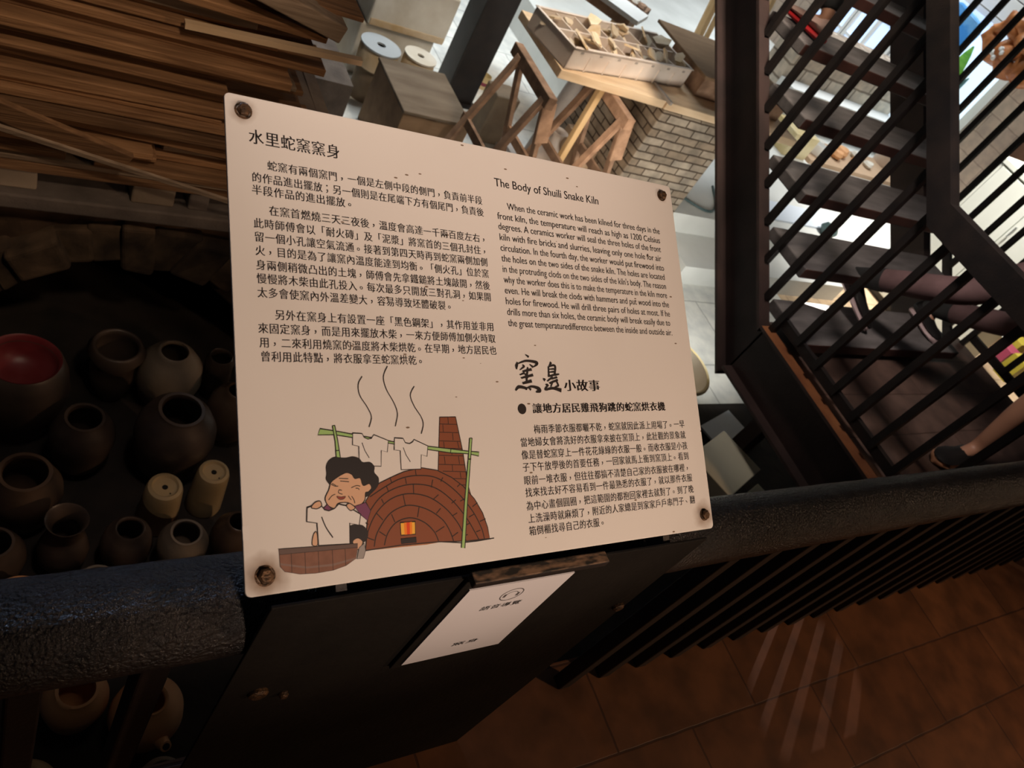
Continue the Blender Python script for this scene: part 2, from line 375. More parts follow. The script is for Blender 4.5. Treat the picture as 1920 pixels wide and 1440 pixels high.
class MB:
    def __init__(s):
        s.v, s.f, s.m = [], [], []
    def add(s, verts, faces, mi=0):
        k = len(s.v)
        s.v += [Vector(p) for p in verts]
        s.f += [tuple(i + k for i in f) for f in faces]
        s.m += [mi] * len(faces)
        return s
    def frame(s, c, ax, ay, az, sx, sy, sz, mi=0, topmi=None, frontmi=None):
        c, ax, ay, az = Vector(c), Vector(ax), Vector(ay), Vector(az)
        vs = [c + ax * (i * sx / 2) + ay * (j * sy / 2) + az * (k * sz / 2) for k in (-1, 1) for j in (-1, 1) for i in (-1, 1)]
        s.add(vs, [(0, 2, 3, 1), (4, 5, 7, 6), (0, 1, 5, 4), (2, 6, 7, 3), (0, 4, 6, 2), (1, 3, 7, 5)], mi)
        if topmi is not None: s.m[-5] = topmi
        if frontmi is not None: s.m[-4] = frontmi
        return s
    def box(s, lo, hi, mi=0, topmi=None, frontmi=None):
        c = [(a + b) / 2 for a, b in zip(lo, hi)]
        return s.frame(c, (1, 0, 0), (0, 1, 0), (0, 0, 1), hi[0] - lo[0], hi[1] - lo[1], hi[2] - lo[2], mi, topmi, frontmi)
    def beam(s, p, q, w, h, up=(0, 0, 1), mi=0):
        p, q = Vector(p), Vector(q)
        d = q - p
        L = d.length
        d.normalize()
        side = d.cross(Vector(up))
        if side.length < 1e-4: side = d.cross(Vector((0, 1, 0)))
        side.normalize()
        u = side.cross(d)
        return s.frame((p + q) / 2, d, side, u, L, w, h, mi)
    def tube(s, pts, r, n=12, cap=True, mi=0):
        pts = [Vector(p) for p in pts]
        rs = r if isinstance(r, (list, tuple)) else [r] * len(pts)
        rings = []
        prev = None
        for i, p in enumerate(pts):
            d = (pts[min(i + 1, len(pts) - 1)] - pts[max(i - 1, 0)]).normalized()
            if prev is None:
                a = d.orthogonal().normalized()
            else:
                a = (prev - d * prev.dot(d)).normalized()
            prev = a
            b = d.cross(a)
            rings.append([p + (a * cos(2 * pi * k / n) + b * sin(2 * pi * k / n)) * rs[i] for k in range(n)])
        vs = [v for ring in rings for v in ring]
        fs = []
        for i in range(len(pts) - 1):
            for k in range(n):
                k2 = (k + 1) % n
                fs.append((i * n + k, i * n + k2, (i + 1) * n + k2, (i + 1) * n + k))
        if cap:
            fs.append(tuple(range(n - 1, -1, -1)))
            fs.append(tuple((len(pts) - 1) * n + k for k in range(n)))
        return s.add(vs, fs, mi)
    def lathe(s, prof, c=(0, 0, 0), n=36, mi=0, axis=None, wob=0.0, mis=None):
        c = Vector(c)
        if axis is None:
            ax, ay, az = Vector((1, 0, 0)), Vector((0, 1, 0)), Vector((0, 0, 1))
        else:
            az = Vector(axis).normalized()
            ax = az.orthogonal().normalized()
            ay = az.cross(ax)
        base = len(s.v)
        for (r, z) in prof:
            for k in range(n):
                t = 2 * pi * k / n
                rr = r * (1 + wob * sin(2 * t + z * 9) * 0.5 + wob * sin(3 * t + 1.3) * 0.4)
                s.v.append(c + ax * (rr * cos(t)) + ay * (rr * sin(t)) + az * z)
        for i in range(len(prof) - 1):
            for k in range(n):
                k2 = (k + 1) % n
                s.f.append((base + i * n + k, base + i * n + k2, base + (i + 1) * n + k2, base + (i + 1) * n + k))
                s.m.append(mis[i] if mis else mi)
        return s
    def prism(s, poly, origin, ax, ay, az, depth, mi=0):
        origin, ax, ay, az = Vector(origin), Vector(ax), Vector(ay), Vector(az)
        n = len(poly)
        a = [origin + ax * p[0] + ay * p[1] for p in poly]
        b = [p + az * depth for p in a]
        fs = [tuple(range(n - 1, -1, -1)), tuple(range(n, 2 * n))]
        fs += [(i, (i + 1) % n, n + (i + 1) % n, n + i) for i in range(n)]
        return s.add(a + b, fs, mi)
    def build(s, name, mats, parent=None, loc=None, smooth=False, bevel=0.0, seg=2, angle=40):
        me = bpy.data.meshes.new(name)
        if parent is not None:
            r = parent
            while r.parent is not None: r = r.parent
            off = ORIG[r.name]
        else:
            if loc is None:
                loc = (sum((p.x for p in s.v)) / len(s.v), sum((p.y for p in s.v)) / len(s.v), min(p.z for p in s.v))
            off = Vector(loc)
        me.from_pydata([tuple(p - off) for p in s.v], [], s.f)
        if not isinstance(mats, (list, tuple)): mats = [mats]
        for m in mats: me.materials.append(M[m] if isinstance(m, str) else m)
        me.polygons.foreach_set('material_index', s.m)
        bm = bmesh.new(); bm.from_mesh(me)
        bmesh.ops.recalc_face_normals(bm, faces=bm.faces)
        bm.to_mesh(me); bm.free()
        if smooth:
            me.polygons.foreach_set('use_smooth', [True] * len(me.polygons))
            me.set_sharp_from_angle(angle=radians(angle))
        me.update()
        o = bpy.data.objects.new(name, me)
        COL.objects.link(o)
        if parent is not None:
            o.parent = parent
        else:
            o.location = off
            ORIG[o.name] = off
        if bevel:
            b = o.modifiers.new('edge', 'BEVEL')
            b.width = bevel; b.segments = seg; b.limit_method = 'ANGLE'
        return o

def copy_part(o, parent, delta):
    c = o.copy(); COL.objects.link(c); c.parent = parent
    c.location = o.location + Vector(delta)
    return c

def noisy(o, amount, scale, seed=0):
    from mathutils import noise
    for v in o.data.vertices:
        p = v.co * scale + Vector((seed, seed * 1.7, 0))
        v.co += noise.noise_vector(p) * amount
    o.data.update()
    return o

def catmull(pts, closed, n=6):
    P = [Vector((p[0], p[1])) for p in pts]
    out = []
    m = len(P)
    rng = range(m) if closed else range(m - 1)
    for i in rng:
        p0 = P[(i - 1) % m] if closed or i > 0 else P[0]
        p1, p2 = P[i], P[(i + 1) % m]
        p3 = P[(i + 2) % m] if closed or i + 2 < m else P[-1]
        for k in range(n):
            t = k / n
            out.append(0.5 * ((2 * p1) + (p2 - p0) * t + (2 * p0 - 5 * p1 + 4 * p2 - p3) * t * t + (3 * p1 - p0 - 3 * p2 + p3) * t ** 3))
    if not closed: out.append(P[-1])
    return out

# ------------------------------------------------------------------ printed matter, in millimetres from the lower corner of the sign
LINES = [
 ('水里蛇窯窯身',30.0,112.1,453.5),
 ('蛇窯有兩個窯門，一個是左側中段的側門，負責前半段',44.9,294.4,424.9),
 ('的作品進出擺放；另一個則是在尾端下方有個尾門，負責後',28.6,295.0,410.0),
 ('半段作品的進出擺放。',28.2,128.0,396.7),
 ('在窯首燃燒三天三夜後，溫度會高達一千兩百度左右，',44.5,297.1,376.6),
 ('此時師傅會以「耐火磚」及「泥漿」將窯首的三個孔封住，',28.2,296.7,361.6),
 ('留一個小孔讓空氣流通。接著到第四天時再到蛇窯兩側加側',28.3,294.1,347.4),
 ('火，目的是為了讓窯內溫度能達到均衡。「側火孔」位於窯',28.5,294.4,333.2),
 ('身兩側稍微凸出的土塊，師傅會先拿鐵鎚將土塊敲開，然後',28.6,294.4,318.4),
 ('慢慢將木柴由此孔投入。每次最多只開放三對孔洞，如果開',28.7,294.5,304.5),
 ('太多會使窯內外溫差變大，容易導致坯體破裂。',28.7,241.8,290.1),
 ('另外在窯身上有設置一座「黑色鋼架」，其作用並非用',45.1,294.6,268.2),
 ('來固定窯身，而是用來擺放木柴，一來方便師傅加側火時取',27.9,295.3,253.9),
 ('用，二來利用燒窯的溫度將木柴烘乾。在早期，地方居民也',28.4,295.3,239.7),
 ('曾利用此特點，將衣服拿至蛇窯烘乾。',28.8,199.3,225.7),
 ('小故事',405.6,445.5,198.4),
 ('讓地方居民雞飛狗跳的蛇窯烘衣機',351.6,561.0,170.2),
 ('梅雨季節衣服都曬不乾，蛇窯就因此派上用場了。一早',348.5,596.4,145.2),
 ('當地婦女會將洗好的衣服拿來披在窯頂上，此壯觀的景象就',327.2,595.8,130.2),
 ('像是替蛇窯穿上一件花花綠綠的衣服一般。而收衣服是小孩',327.1,596.8,115.3),
 ('子下午放學後的首要任務，一回家就馬上衝到窯頂上。看到',326.9,596.9,101.0),
 ('眼前一堆衣服，但往往都搞不清楚自己家的衣服披在哪裡，',327.1,596.9,85.5),
 ('找來找去好不容易看到一件最熟悉的衣服了，就以那件衣服',327.4,598.3,71.3),
 ('為中心畫個圓圈，把這範圍的都抱回家裡去就對了。到了晚',327.2,598.2,55.9),
 ('上洗澡時就麻煩了，附近的人家總是到家家戶戶串門子、翻',327.9,598.4,41.4),
 ('箱倒櫃找尋自己的衣服。',327.8,435.4,27.2),
]
ENGLISH = [
 ('The Body of Shuili Snake Kiln',320.0,488.4,447.5),
 ('When the ceramic work has been kilned for three days in the',335.7,600.0,419.1),
 ('front kiln, the temperature will reach as high as 1200 Celsius',319.8,598.3,405.1),
 ('degrees. A ceramics worker will seal the three holes of the front',319.9,597.9,391.9),
 ('kiln with fire bricks and slurries, leaving only one hole for air',320.3,596.4,378.1),
 ('circulation. In the fourth day, the worker would put firewood into',320.0,599.4,364.5),
 ('the holes on the two sides of the snake kiln. The holes are located',319.9,598.5,351.1),
 ("in the protruding clods on the two sides of the kiln's body. The reason",320.2,598.8,337.7),
 ('why the worker does this is to make the temperature in the kiln more',320.3,598.7,324.4),
 ('even. He will break the clods with hammers and put wood into the',320.4,600.2,311.0),
 ('holes for firewood. He will drill three pairs of holes at most. If he',320.5,599.9,297.6),
 ('drills more than six holes, the ceramic body will break easily due to',320.8,598.1,284.3),
 ('the great temperaturedifference between the inside and outside air.',320.6,599.7,270.5),
]
ART = [
 ('printed_chimney','f','brick',1.3,0,[(216.8,162.5),(237.1,162.4),(242.9,121.9),(245.5,87.2),(249.3,72.6),(223.6,74.6),(209.7,103.8)]),
 ('printed_chimney','l','ink',0.9,0,[(215.9,155.0),(238.1,153.8)]),
 ('printed_chimney','l','ink',0.9,0,[(214.8,145.9),(239.3,144.5)]),
 ('printed_chimney','l','ink',0.9,0,[(213.6,136.4),(240.6,134.7)]),
 ('printed_chimney','l','ink',0.9,0,[(212.7,128.5),(241.7,126.6)]),
 ('printed_chimney','l','ink',0.9,0,[(211.7,120.6),(242.8,118.5)]),
 ('printed_chimney','l','ink',0.9,0,[(210.5,110.8),(244.1,108.3)]),
 ('printed_chimney','l','ink',0.9,0,[(215.4,103.1),(245.2,100.7)]),
 ('printed_chimney','l','ink',0.9,0,[(224.6,94.7),(246.2,92.6)]),
 ('printed_chimney','l','ink',0.9,0,[(232.6,87.3),(247.2,85.7)]),
 ('printed_chimney','l','ink',0.9,0,[(227.2,162.0),(227.1,155.0)]),
 ('printed_chimney','l','ink',0.9,0,[(220.0,154.1),(220.0,146.1)]),
 ('printed_chimney','l','ink',0.9,0,[(231.6,144.4),(231.6,136.4)]),
 ('printed_chimney','l','ink',0.9,0,[(219.4,135.2),(219.5,128.5)]),
 ('printed_chimney','l','ink',0.9,0,[(236.7,134.9),(238.2,127.4)]),
 ('printed_chimney','l','ink',0.9,0,[(228.5,127.2),(228.6,120.1)]),
 ('printed_chimney','l','ink',0.9,0,[(218.7,119.0),(219.0,110.8)]),
 ('printed_chimney','l','ink',0.9,0,[(236.6,118.2),(237.2,109.8)]),
 ('printed_chimney','l','ink',0.9,0,[(227.8,109.0),(227.7,102.7)]),
 ('printed_chimney','l','ink',0.9,0,[(237.1,100.5),(237.6,94.1)]),
 ('printed_kiln','f','brick',1.3,0,[(119.7,29.3),(123.2,56.3),(127.2,69.0),(123.1,78.1),(131.0,87.7),(139.6,95.3),(153.0,100.3),(168.5,105.4),(189.3,108.4),(208.3,104.5),(225.6,95.7),(239.3,85.3),(252.8,69.9),(261.6,54.0),(266.6,37.6),(268.1,25.1),(237.2,25.6),(201.5,28.6),(159.1,29.4)]),
 ('printed_kiln','f','clay',0,0,[(119.7,29.0),(159.1,29.4),(205.0,28.0),(189.2,27.2),(158.9,28.0),(128.3,28.6)]),
 ('printed_kiln','l','ink',1.4,0,[(119.7,29.0),(159.1,29.9),(205.0,28.5),(231.6,24.3),(251.9,24.1),(273.9,24.9)]),
 ('printed_kiln','l','ink',1.4,1,[(140.5,32.0),(145.4,43.8),(156.0,53.8),(172.1,56.8),(187.8,50.8),(199.0,39.8),(203.4,29.4)]),
 ('printed_kiln','l','ink',1.4,1,[(129.3,31.8),(133.5,45.1),(146.8,61.3),(160.5,68.3),(174.9,69.6),(194.1,63.1),(210.6,50.9),(218.4,37.8),(221.8,27.0)]),
 ('printed_kiln','l','ink',1.4,1,[(119.8,30.7),(124.2,48.9),(135.0,66.1),(151.3,78.0),(171.7,82.0),(195.3,76.8),(215.3,62.8),(229.8,44.4),(237.3,26.2)]),
 ('printed_kiln','l','ink',1.4,1,[(123.7,63.5),(138.4,79.8),(157.1,88.8),(179.2,91.5),(203.2,86.3),(223.3,71.5),(239.7,51.3),(249.2,34.6),(253.9,25.5)]),
 ('printed_kiln','l','ink',1.4,1,[(128.2,82.1),(145.8,91.1),(164.6,98.5),(185.1,100.3),(207.6,96.1),(229.6,80.4),(247.9,58.4),(258.1,38.5),(261.1,25.5)]),
 ('printed_kiln','l','ink',1.2,0,[(182.2,106.6),(182.6,100.8)]),
 ('printed_kiln','l','ink',1.2,0,[(152.2,99.6),(153.5,95.1)]),
 ('printed_kiln','l','ink',1.2,0,[(169.6,98.5),(170.5,92.4)]),
 ('printed_kiln','l','ink',1.2,0,[(147.4,91.7),(149.0,86.4)]),
 ('printed_kiln','l','ink',1.2,0,[(202.2,94.9),(199.7,86.5)]),
 ('printed_kiln','l','ink',1.2,0,[(214.8,96.4),(211.7,91.9)]),
 ('printed_kiln','l','ink',1.2,0,[(235.9,87.9),(231.9,85.0)]),
 ('printed_kiln','l','ink',1.2,0,[(178.4,91.1),(178.1,82.0)]),
 ('printed_kiln','l','ink',1.2,0,[(140.8,78.9),(142.9,74.2)]),
 ('printed_kiln','l','ink',1.2,0,[(165.7,81.4),(167.3,70.3)]),
 ('printed_kiln','l','ink',1.2,0,[(207.8,78.2),(200.3,73.4)]),
 ('printed_kiln','l','ink',1.2,0,[(134.1,65.1),(140.8,57.5)]),
 ('printed_kiln','l','ink',1.2,0,[(228.7,71.1),(223.0,67.6)]),
 ('printed_kiln','l','ink',1.2,0,[(240.8,71.7),(234.1,69.1)]),
 ('printed_kiln','l','ink',1.2,0,[(150.9,62.4),(154.1,54.0)]),
 ('printed_kiln','l','ink',1.2,0,[(183.2,66.8),(180.6,56.7)]),
 ('printed_kiln','l','ink',1.2,0,[(209.1,63.4),(203.3,58.5)]),
 ('printed_kiln','l','ink',1.2,0,[(256.1,65.7),(249.1,61.8)]),
 ('printed_kiln','l','ink',1.2,0,[(135.9,46.3),(142.8,41.2)]),
 ('printed_kiln','l','ink',1.2,0,[(211.8,43.9),(200.7,38.9)]),
 ('printed_kiln','l','ink',1.2,0,[(229.2,56.9),(222.6,54.1)]),
 ('printed_kiln','l','ink',1.2,0,[(250.2,53.5),(243.4,50.9)]),
 ('printed_kiln','l','ink',1.2,0,[(121.4,42.0),(129.8,38.2)]),
 ('printed_kiln','l','ink',1.2,0,[(228.1,36.0),(220.5,32.2)]),
 ('printed_kiln','l','ink',1.2,0,[(244.6,44.5),(238.9,42.7)]),
 ('printed_kiln','l','ink',1.2,0,[(264.7,47.1),(256.9,44.9)]),
 ('printed_kiln','l','ink',1.2,0,[(256.8,35.4),(251.1,34.1)]),
 ('printed_kiln','l','ink',1.2,0,[(240.1,32.5),(234.0,30.8)]),
 ('printed_kiln','l','ink',1.2,0,[(121.6,56.4),(124.6,54.7)]),
 ('printed_kiln','f','flame',1.5,0,[(160.1,53.0),(177.4,52.5),(176.6,39.4),(159.9,40.0)]),
 ('printed_kiln','f','fire',0,0,[(164.2,52.6),(173.5,52.5),(172.9,39.8),(164.1,40.1)]),
 ('printed_kiln','f','ember',0,0,[(167.2,52.5),(170.9,52.4),(170.2,39.9),(166.9,40.0)]),
 ('printed_kiln','f','char',0.6,0,[(159.3,36.5),(177.2,36.3),(177.2,30.8),(159.5,31.3)]),
 ('printed_bamboo_frame','f','bamboo',1.3,0,[(79.6,153.6),(96.1,150.6),(113.7,146.9),(153.0,138.6),(159.7,137.2),(199.1,131.0),(227.6,126.9),(250.5,123.2),(263.8,121.7),(262.9,117.2),(250.3,120.4),(226.3,122.6),(198.8,127.5),(159.5,135.0),(152.8,136.2),(113.4,143.4),(94.3,147.0),(77.0,147.3)]),
 ('printed_bamboo_frame','f','bamboo',1.3,0,[(92.6,156.1),(95.2,156.3),(97.3,141.0),(99.2,121.9),(94.6,122.2),(94.5,139.7)]),
 ('printed_bamboo_frame','f','bamboo',1.3,0,[(252.9,137.7),(256.2,137.9),(252.1,115.8),(243.1,66.8),(235.0,18.2),(230.7,19.2),(239.4,67.1),(248.7,114.3)]),
 ('printed_bamboo_frame','l','ink',1.2,0,[(94.2,130.9),(98.2,131.0)]),
 ('printed_bamboo_frame','l','ink',1.6,0,[(248.2,114.4),(252.7,114.5)]),
 ('printed_bamboo_frame','l','ink',1.2,0,[(227.6,126.6),(226.6,122.5)]),
 ('printed_shirt|1','f','paper',1.3,0,[(113.8,148.1),(124.0,147.2),(126.1,143.2),(130.0,141.3),(134.1,141.9),(137.1,145.6),(153.0,138.9),(150.9,126.9),(144.2,129.0),(142.8,112.5),(118.9,114.3),(119.6,134.2),(112.9,136.0)]),
 ('printed_shirt|1','l','ink',1.1,0,[(123.3,137.8),(125.9,129.5),(130.2,121.8)]),
 ('printed_shirt|2','f','paper',1.3,0,[(160.4,141.4),(170.4,140.5),(172.6,135.9),(177.7,134.6),(181.6,136.6),(183.2,138.9),(199.2,131.3),(197.3,120.1),(190.5,122.3),(188.8,106.9),(165.6,107.6),(166.0,127.7),(159.1,128.8)]),
 ('printed_shirt|2','l','ink',1.1,0,[(169.7,130.9),(172.4,122.8),(176.9,115.2)]),
 ('printed_woman','f','char',0.5,1,[(83.6,108.4),(83.6,115.5),(86.6,121.1),(92.9,124.4),(100.5,123.3),(105.9,123.1),(112.9,123.9),(119.1,121.7),(122.7,117.8),(130.7,117.4),(135.2,112.6),(134.7,106.7),(139.1,100.5),(137.8,93.1),(132.6,87.6),(124.2,82.4),(114.8,83.1),(92.3,90.6),(86.6,96.7),(82.8,102.7)]),
 ('printed_woman','f','skin',1.3,1,[(87.6,99.5),(93.1,103.5),(99.4,106.7),(104.9,108.2),(110.2,106.0),(113.0,101.9),(118.9,101.8),(121.6,94.3),(128.3,95.6),(130.6,91.0),(126.9,87.3),(123.7,86.5),(122.4,79.6),(117.4,74.9),(111.1,74.0),(103.7,78.2),(93.8,78.3),(89.7,73.7),(83.2,77.1),(80.7,84.3),(84.9,92.5)]),
 ('printed_woman','l','ink',1.0,1,[(87.5,97.8),(91.1,95.7),(94.9,95.3)]),
 ('printed_woman','l','ink',1.0,1,[(88.6,98.6),(92.6,96.0)]),
 ('printed_woman','l','ink',1.0,1,[(108.5,92.7),(114.1,94.5),(118.4,93.6)]),
 ('printed_woman','l','ink',1.0,1,[(113.1,92.0),(116.2,91.4),(116.9,89.9)]),
 ('printed_woman','l','ink',1.0,1,[(98.4,90.8),(95.7,91.5),(94.9,88.7),(98.9,86.9)]),
 ('printed_woman','l','ink',1.0,1,[(96.1,103.0),(106.0,102.0)]),
 ('printed_woman','l','ink',1.0,1,[(97.2,100.3),(106.6,98.9)]),
 ('printed_woman','l','ink',1.0,1,[(84.0,82.4),(87.8,86.3),(91.3,87.5)]),
 ('printed_woman','l','ink',1.0,1,[(104.9,85.0),(106.3,82.6),(107.8,80.5)]),
 ('printed_woman','l','ink',1.0,1,[(108.4,84.3),(110.6,80.5),(111.3,76.9)]),
 ('printed_woman','f','lip',0.6,1,[(92.7,85.4),(97.2,84.5),(101.8,84.7),(99.6,82.1),(95.1,82.2)]),
 ('printed_woman','f','purple',0.8,0,[(78.2,74.7),(82.5,78.2),(86.4,73.7),(83.6,71.4)]),
 ('printed_woman','f','purple',0.8,0,[(110.8,74.0),(123.0,76.9),(128.0,68.2),(123.8,58.4),(116.4,65.3)]),
 ('printed_woman','f','char',0.6,1,[(104.4,53.8),(116.0,54.8),(122.7,49.1),(122.6,41.9),(116.3,36.8),(103.3,37.6)]),
 ('printed_woman','f','skin',0.9,1,[(65.1,43.9),(66.9,50.6),(70.0,52.4),(70.3,40.5),(65.6,40.1)]),
 ('printed_woman','f','skin',1,1,[(106.5,39.3),(112.1,42.3),(117.2,38.4),(114.8,33.4),(109.7,31.1)]),
 ('printed_woman','f','shoe',0.7,0,[(112.9,32.6),(118.6,36.6),(119.7,29.3),(116.8,21.8),(109.9,21.9)]),
 ('printed_woman','f','paper',1.6,0,[(61.9,76.8),(67.8,78.3),(76.5,77.3),(79.3,73.4),(83.6,71.9),(89.7,73.7),(94.2,77.6),(102.7,75.1),(116.8,65.5),(114.4,54.7),(104.6,57.8),(103.3,37.6),(71.4,39.4),(70.9,61.0),(60.8,63.4)]),
 ('printed_woman','l','ink',1.5,1,[(75.9,66.7),(79.7,56.2),(86.2,45.5)]),
 ('printed_woman','f','skin',1.2,1,[(66.0,76.8),(70.2,81.2),(75.3,81.9),(76.6,77.6),(72.7,75.1),(69.1,75.2)]),
 ('printed_woman','f','skin',1.2,1,[(102.3,75.2),(105.9,77.3),(111.3,72.5),(106.2,70.2)]),
 ('printed_tub','f','wood',0.5,0,[(32.5,38.7),(111.6,35.6),(110.9,30.3),(108.9,22.7),(98.1,17.0),(84.5,14.2),(67.0,13.7),(51.4,14.9),(37.0,19.0),(33.1,23.9)]),
 ('printed_tub','f','woodrim',0.5,0,[(32.2,40.5),(111.7,37.0),(111.4,33.1),(32.8,35.3)]),
 ('printed_tub','f','woodband',0,0,[(33.1,27.5),(58.8,21.1),(84.9,20.5),(108.9,23.7),(108.2,21.8),(84.8,18.3),(58.7,19.2),(33.5,25.4)]),
 ('printed_tub','l','ink',0.6,0,[(44.0,35.4),(43.8,17.2)]),
 ('printed_tub','l','ink',0.6,0,[(57.3,34.6),(57.0,14.5)]),
 ('printed_tub','l','ink',0.6,0,[(70.6,34.1),(70.3,13.6)]),
 ('printed_tub','l','ink',0.6,0,[(84.8,33.6),(84.5,14.5)]),
 ('printed_tub','l','ink',0.6,0,[(98.0,33.2),(97.8,17.2)]),
 ('printed_steam','l','ink',1.2,1,[(128.3,207.2),(123.4,198.6),(124.3,187.2),(132.1,174.0),(135.7,164.1),(132.3,153.6)]),
 ('printed_steam','l','ink',1.2,1,[(158.1,218.7),(152.6,207.2),(154.8,193.8),(162.7,178.6),(165.8,166.9),(162.2,153.6)]),
 ('printed_steam','l','ink',1.2,1,[(188.3,196.9),(182.8,187.0),(186.5,175.0),(193.9,163.0),(195.7,154.4),(192.4,144.7)]),
 ('printed_calligraphy','b','ink',[2,5],1,[(341.5,236.1),(346.0,233.2)]),
 ('printed_calligraphy','b','ink',[4,6,2],1,[(329.0,226.3),(326.9,222.0),(326.4,217.7)]),
 ('printed_calligraphy','b','ink',[2,4,6,5,1],1,[(328.8,224.6),(341.7,228.3),(356.3,226.9),(357.0,224.3),(351.3,220.7)]),
 ('printed_calligraphy','b','ink',[3,4,1],1,[(335.8,223.0),(337.7,221.3),(331.0,216.9)]),
 ('printed_calligraphy','b','ink',[2,5],1,[(346.4,224.1),(351.3,220.7)]),
 ('printed_calligraphy','b','ink',[3,5],1,[(334.9,215.2),(348.8,218.0)]),
 ('printed_calligraphy','b','ink',[3,5,3],1,[(343.3,220.5),(340.5,209.3),(339.5,200.7)]),
 ('printed_calligraphy','b','ink',[3,5],1,[(331.9,207.1),(350.1,211.1)]),
 ('printed_calligraphy','b','ink',[4,6],1,[(333.3,200.7),(347.2,203.8)]),
 ('printed_calligraphy','b','ink',[2,4],1,[(330.3,210.9),(337.9,213.6)]),
 ('printed_calligraphy','b','ink',[3,5],1,[(337.8,212.7),(341.7,207.2)]),
 ('printed_calligraphy','b','ink',[3,6,5,2],1,[(322.0,192.1),(327.6,196.4),(337.7,194.7),(336.5,193.0)]),
 ('printed_calligraphy','b','ink',[2,4,7,8,2],1,[(337.7,194.7),(346.3,196.9),(355.6,194.7),(357.3,191.8),(351.8,190.1)]),
 ('printed_calligraphy','b','ink',[2,5],1,[(341.0,195.6),(344.8,193.0)]),
 ('printed_calligraphy','b','ink',[5,2],1,[(379.6,227.4),(376.2,222.9)]),
 ('printed_calligraphy','b','ink',[3,4],1,[(374.6,222.0),(374.0,210.5)]),
 ('printed_calligraphy','b','ink',[3,4,4],1,[(375.0,222.0),(385.0,223.0),(382.8,210.6)]),
 ('printed_calligraphy','b','ink',[2,3],1,[(375.0,218.4),(383.4,219.1)]),
 ('printed_calligraphy','b','ink',[2,3],1,[(374.5,214.6),(382.9,215.6)]),
 ('printed_calligraphy','b','ink',[3,4,2],1,[(372.4,209.6),(384.7,211.9),(390.3,212.5)]),
 ('printed_calligraphy','b','ink',[4,2],1,[(379.9,208.8),(370.5,203.5)]),
 ('printed_calligraphy','b','ink',[3,6],1,[(364.9,206.9),(367.5,204.7)]),
 ('printed_calligraphy','b','ink',[2,4],1,[(377.4,206.2),(386.5,208.9)]),
 ('printed_calligraphy','b','ink',[3,4],1,[(373.5,200.9),(387.1,205.4)]),
 ('printed_calligraphy','b','ink',[4,2],1,[(379.2,203.5),(375.1,196.5)]),
 ('printed_calligraphy','b','ink',[4,4,1],1,[(384.7,203.6),(386.9,198.3),(381.6,196.5)]),
 ('printed_calligraphy','b','ink',[2,4,3,5,8],1,[(367.4,199.1),(371.0,198.8),(366.0,193.0),(378.1,194.8),(391.0,192.1)]),
]

# ------------------------------------------------------------------ setting: floors, walls
def structure(o):
    o['kind'] = 'structure'
    return o

DECK_Y = 0.40
b = MB().box((-2.2, -3.2, -0.14), (9.0, DECK_Y, 0.0))
structure(b.build('floor', 'tile', loc=(0, 0.165 - 0.2303 * 4, 0)))
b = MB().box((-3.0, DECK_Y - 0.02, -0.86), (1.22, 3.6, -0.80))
b.box((1.22, DECK_Y - 0.02, -0.86), (4.9, 1.78, -0.80))  # dark ground carried on under the landing in place of shade
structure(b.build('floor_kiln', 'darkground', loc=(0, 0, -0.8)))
b = MB().box((1.22, 1.78, -0.86), (3.79, 10.0, -0.80))
b.box((-3.0, 3.6, -0.86), (1.22, 10.0, -0.80))
b.box((3.79, 1.78, -0.86), (4.9, 2.79, -0.80))
structure(b.build('floor_workshop', 'slabfloor', loc=(0, 0, -0.8)))
b = MB().box((4.9, 0.4, -0.86), (12.0, 2.79, -0.80))
b.box((5.6, 2.79, -0.86), (12.0, 3.145, -0.80))
structure(b.build('floor_hall', 'tanfloor', loc=(0, 0, -0.8)))
# raised part of the workshop reached by two steps
b = MB().box((3.79, 3.145, -0.80), (12.0, 10.0, -0.50))
structure(b.build('floor_raised', 'concrete', loc=(0, 0, -0.5)))
b = MB().box((3.79, 2.79, -0.80), (5.6, 3.143, -0.65))
structure(b.build('trim_1', 'concrete', loc=(0, 0, -0.65)))
b = MB().box((8.2, 3.80, -0.5), (8.35, 9.0, 2.8))
structure(b.build('wall_right', 'walltile', loc=(8.2, 3.8, -0.5)))
b = MB().box((8.0, 2.0, -0.8), (8.16, 3.80, 2.8))
structure(b.build('trim_2', 'panelwood', loc=(8.0, 2.0, -0.8)))
b = MB().box((-3.0, 9.9, -0.8), (12.0, 10.0, 3.4))
structure(b.build('wall_back', 'concrete', loc=(0, 10.0, -0.8)))
b = MB().box((-2.3, -3.3, -0.1), (9.0, -3.2, 3.4))
structure(b.build('wall_front', 'maroon', loc=(0, -3.2, 0)))

# ------------------------------------------------------------------ near railing
RY, RZ, RR = 0.353, 0.770, 0.0545
rail = empty('iron_railing', (0.2, RY, 0), 'long black iron railing with fat rough tubular handrail behind the sign', 'railing')
pts = [(-1.6 + 0.02 * i, RY, RZ) for i in range(391)]
hr = MB().tube(pts, RR, 40).build('handrail', 'pipe', rail, smooth=True, angle=60)
noisy(hr, 0.0009, 22.0); noisy(hr, 0.0007, 62.0, 5)
k = 0
base = None
xs = [1.165 + 0.1275 * i for i in range(35)] + [0.167 - 0.1275 * i for i in range(12)]
for x in xs:
    if base is None:
        base = MB().box((x - .017, RY - .017, 0), (x + .017, RY + .017, RZ - 0.045)).build('baluster', 'steel', rail, bevel=.003)
        bx = x
    else:
        copy_part(base, rail, (x - bx, 0, 0))

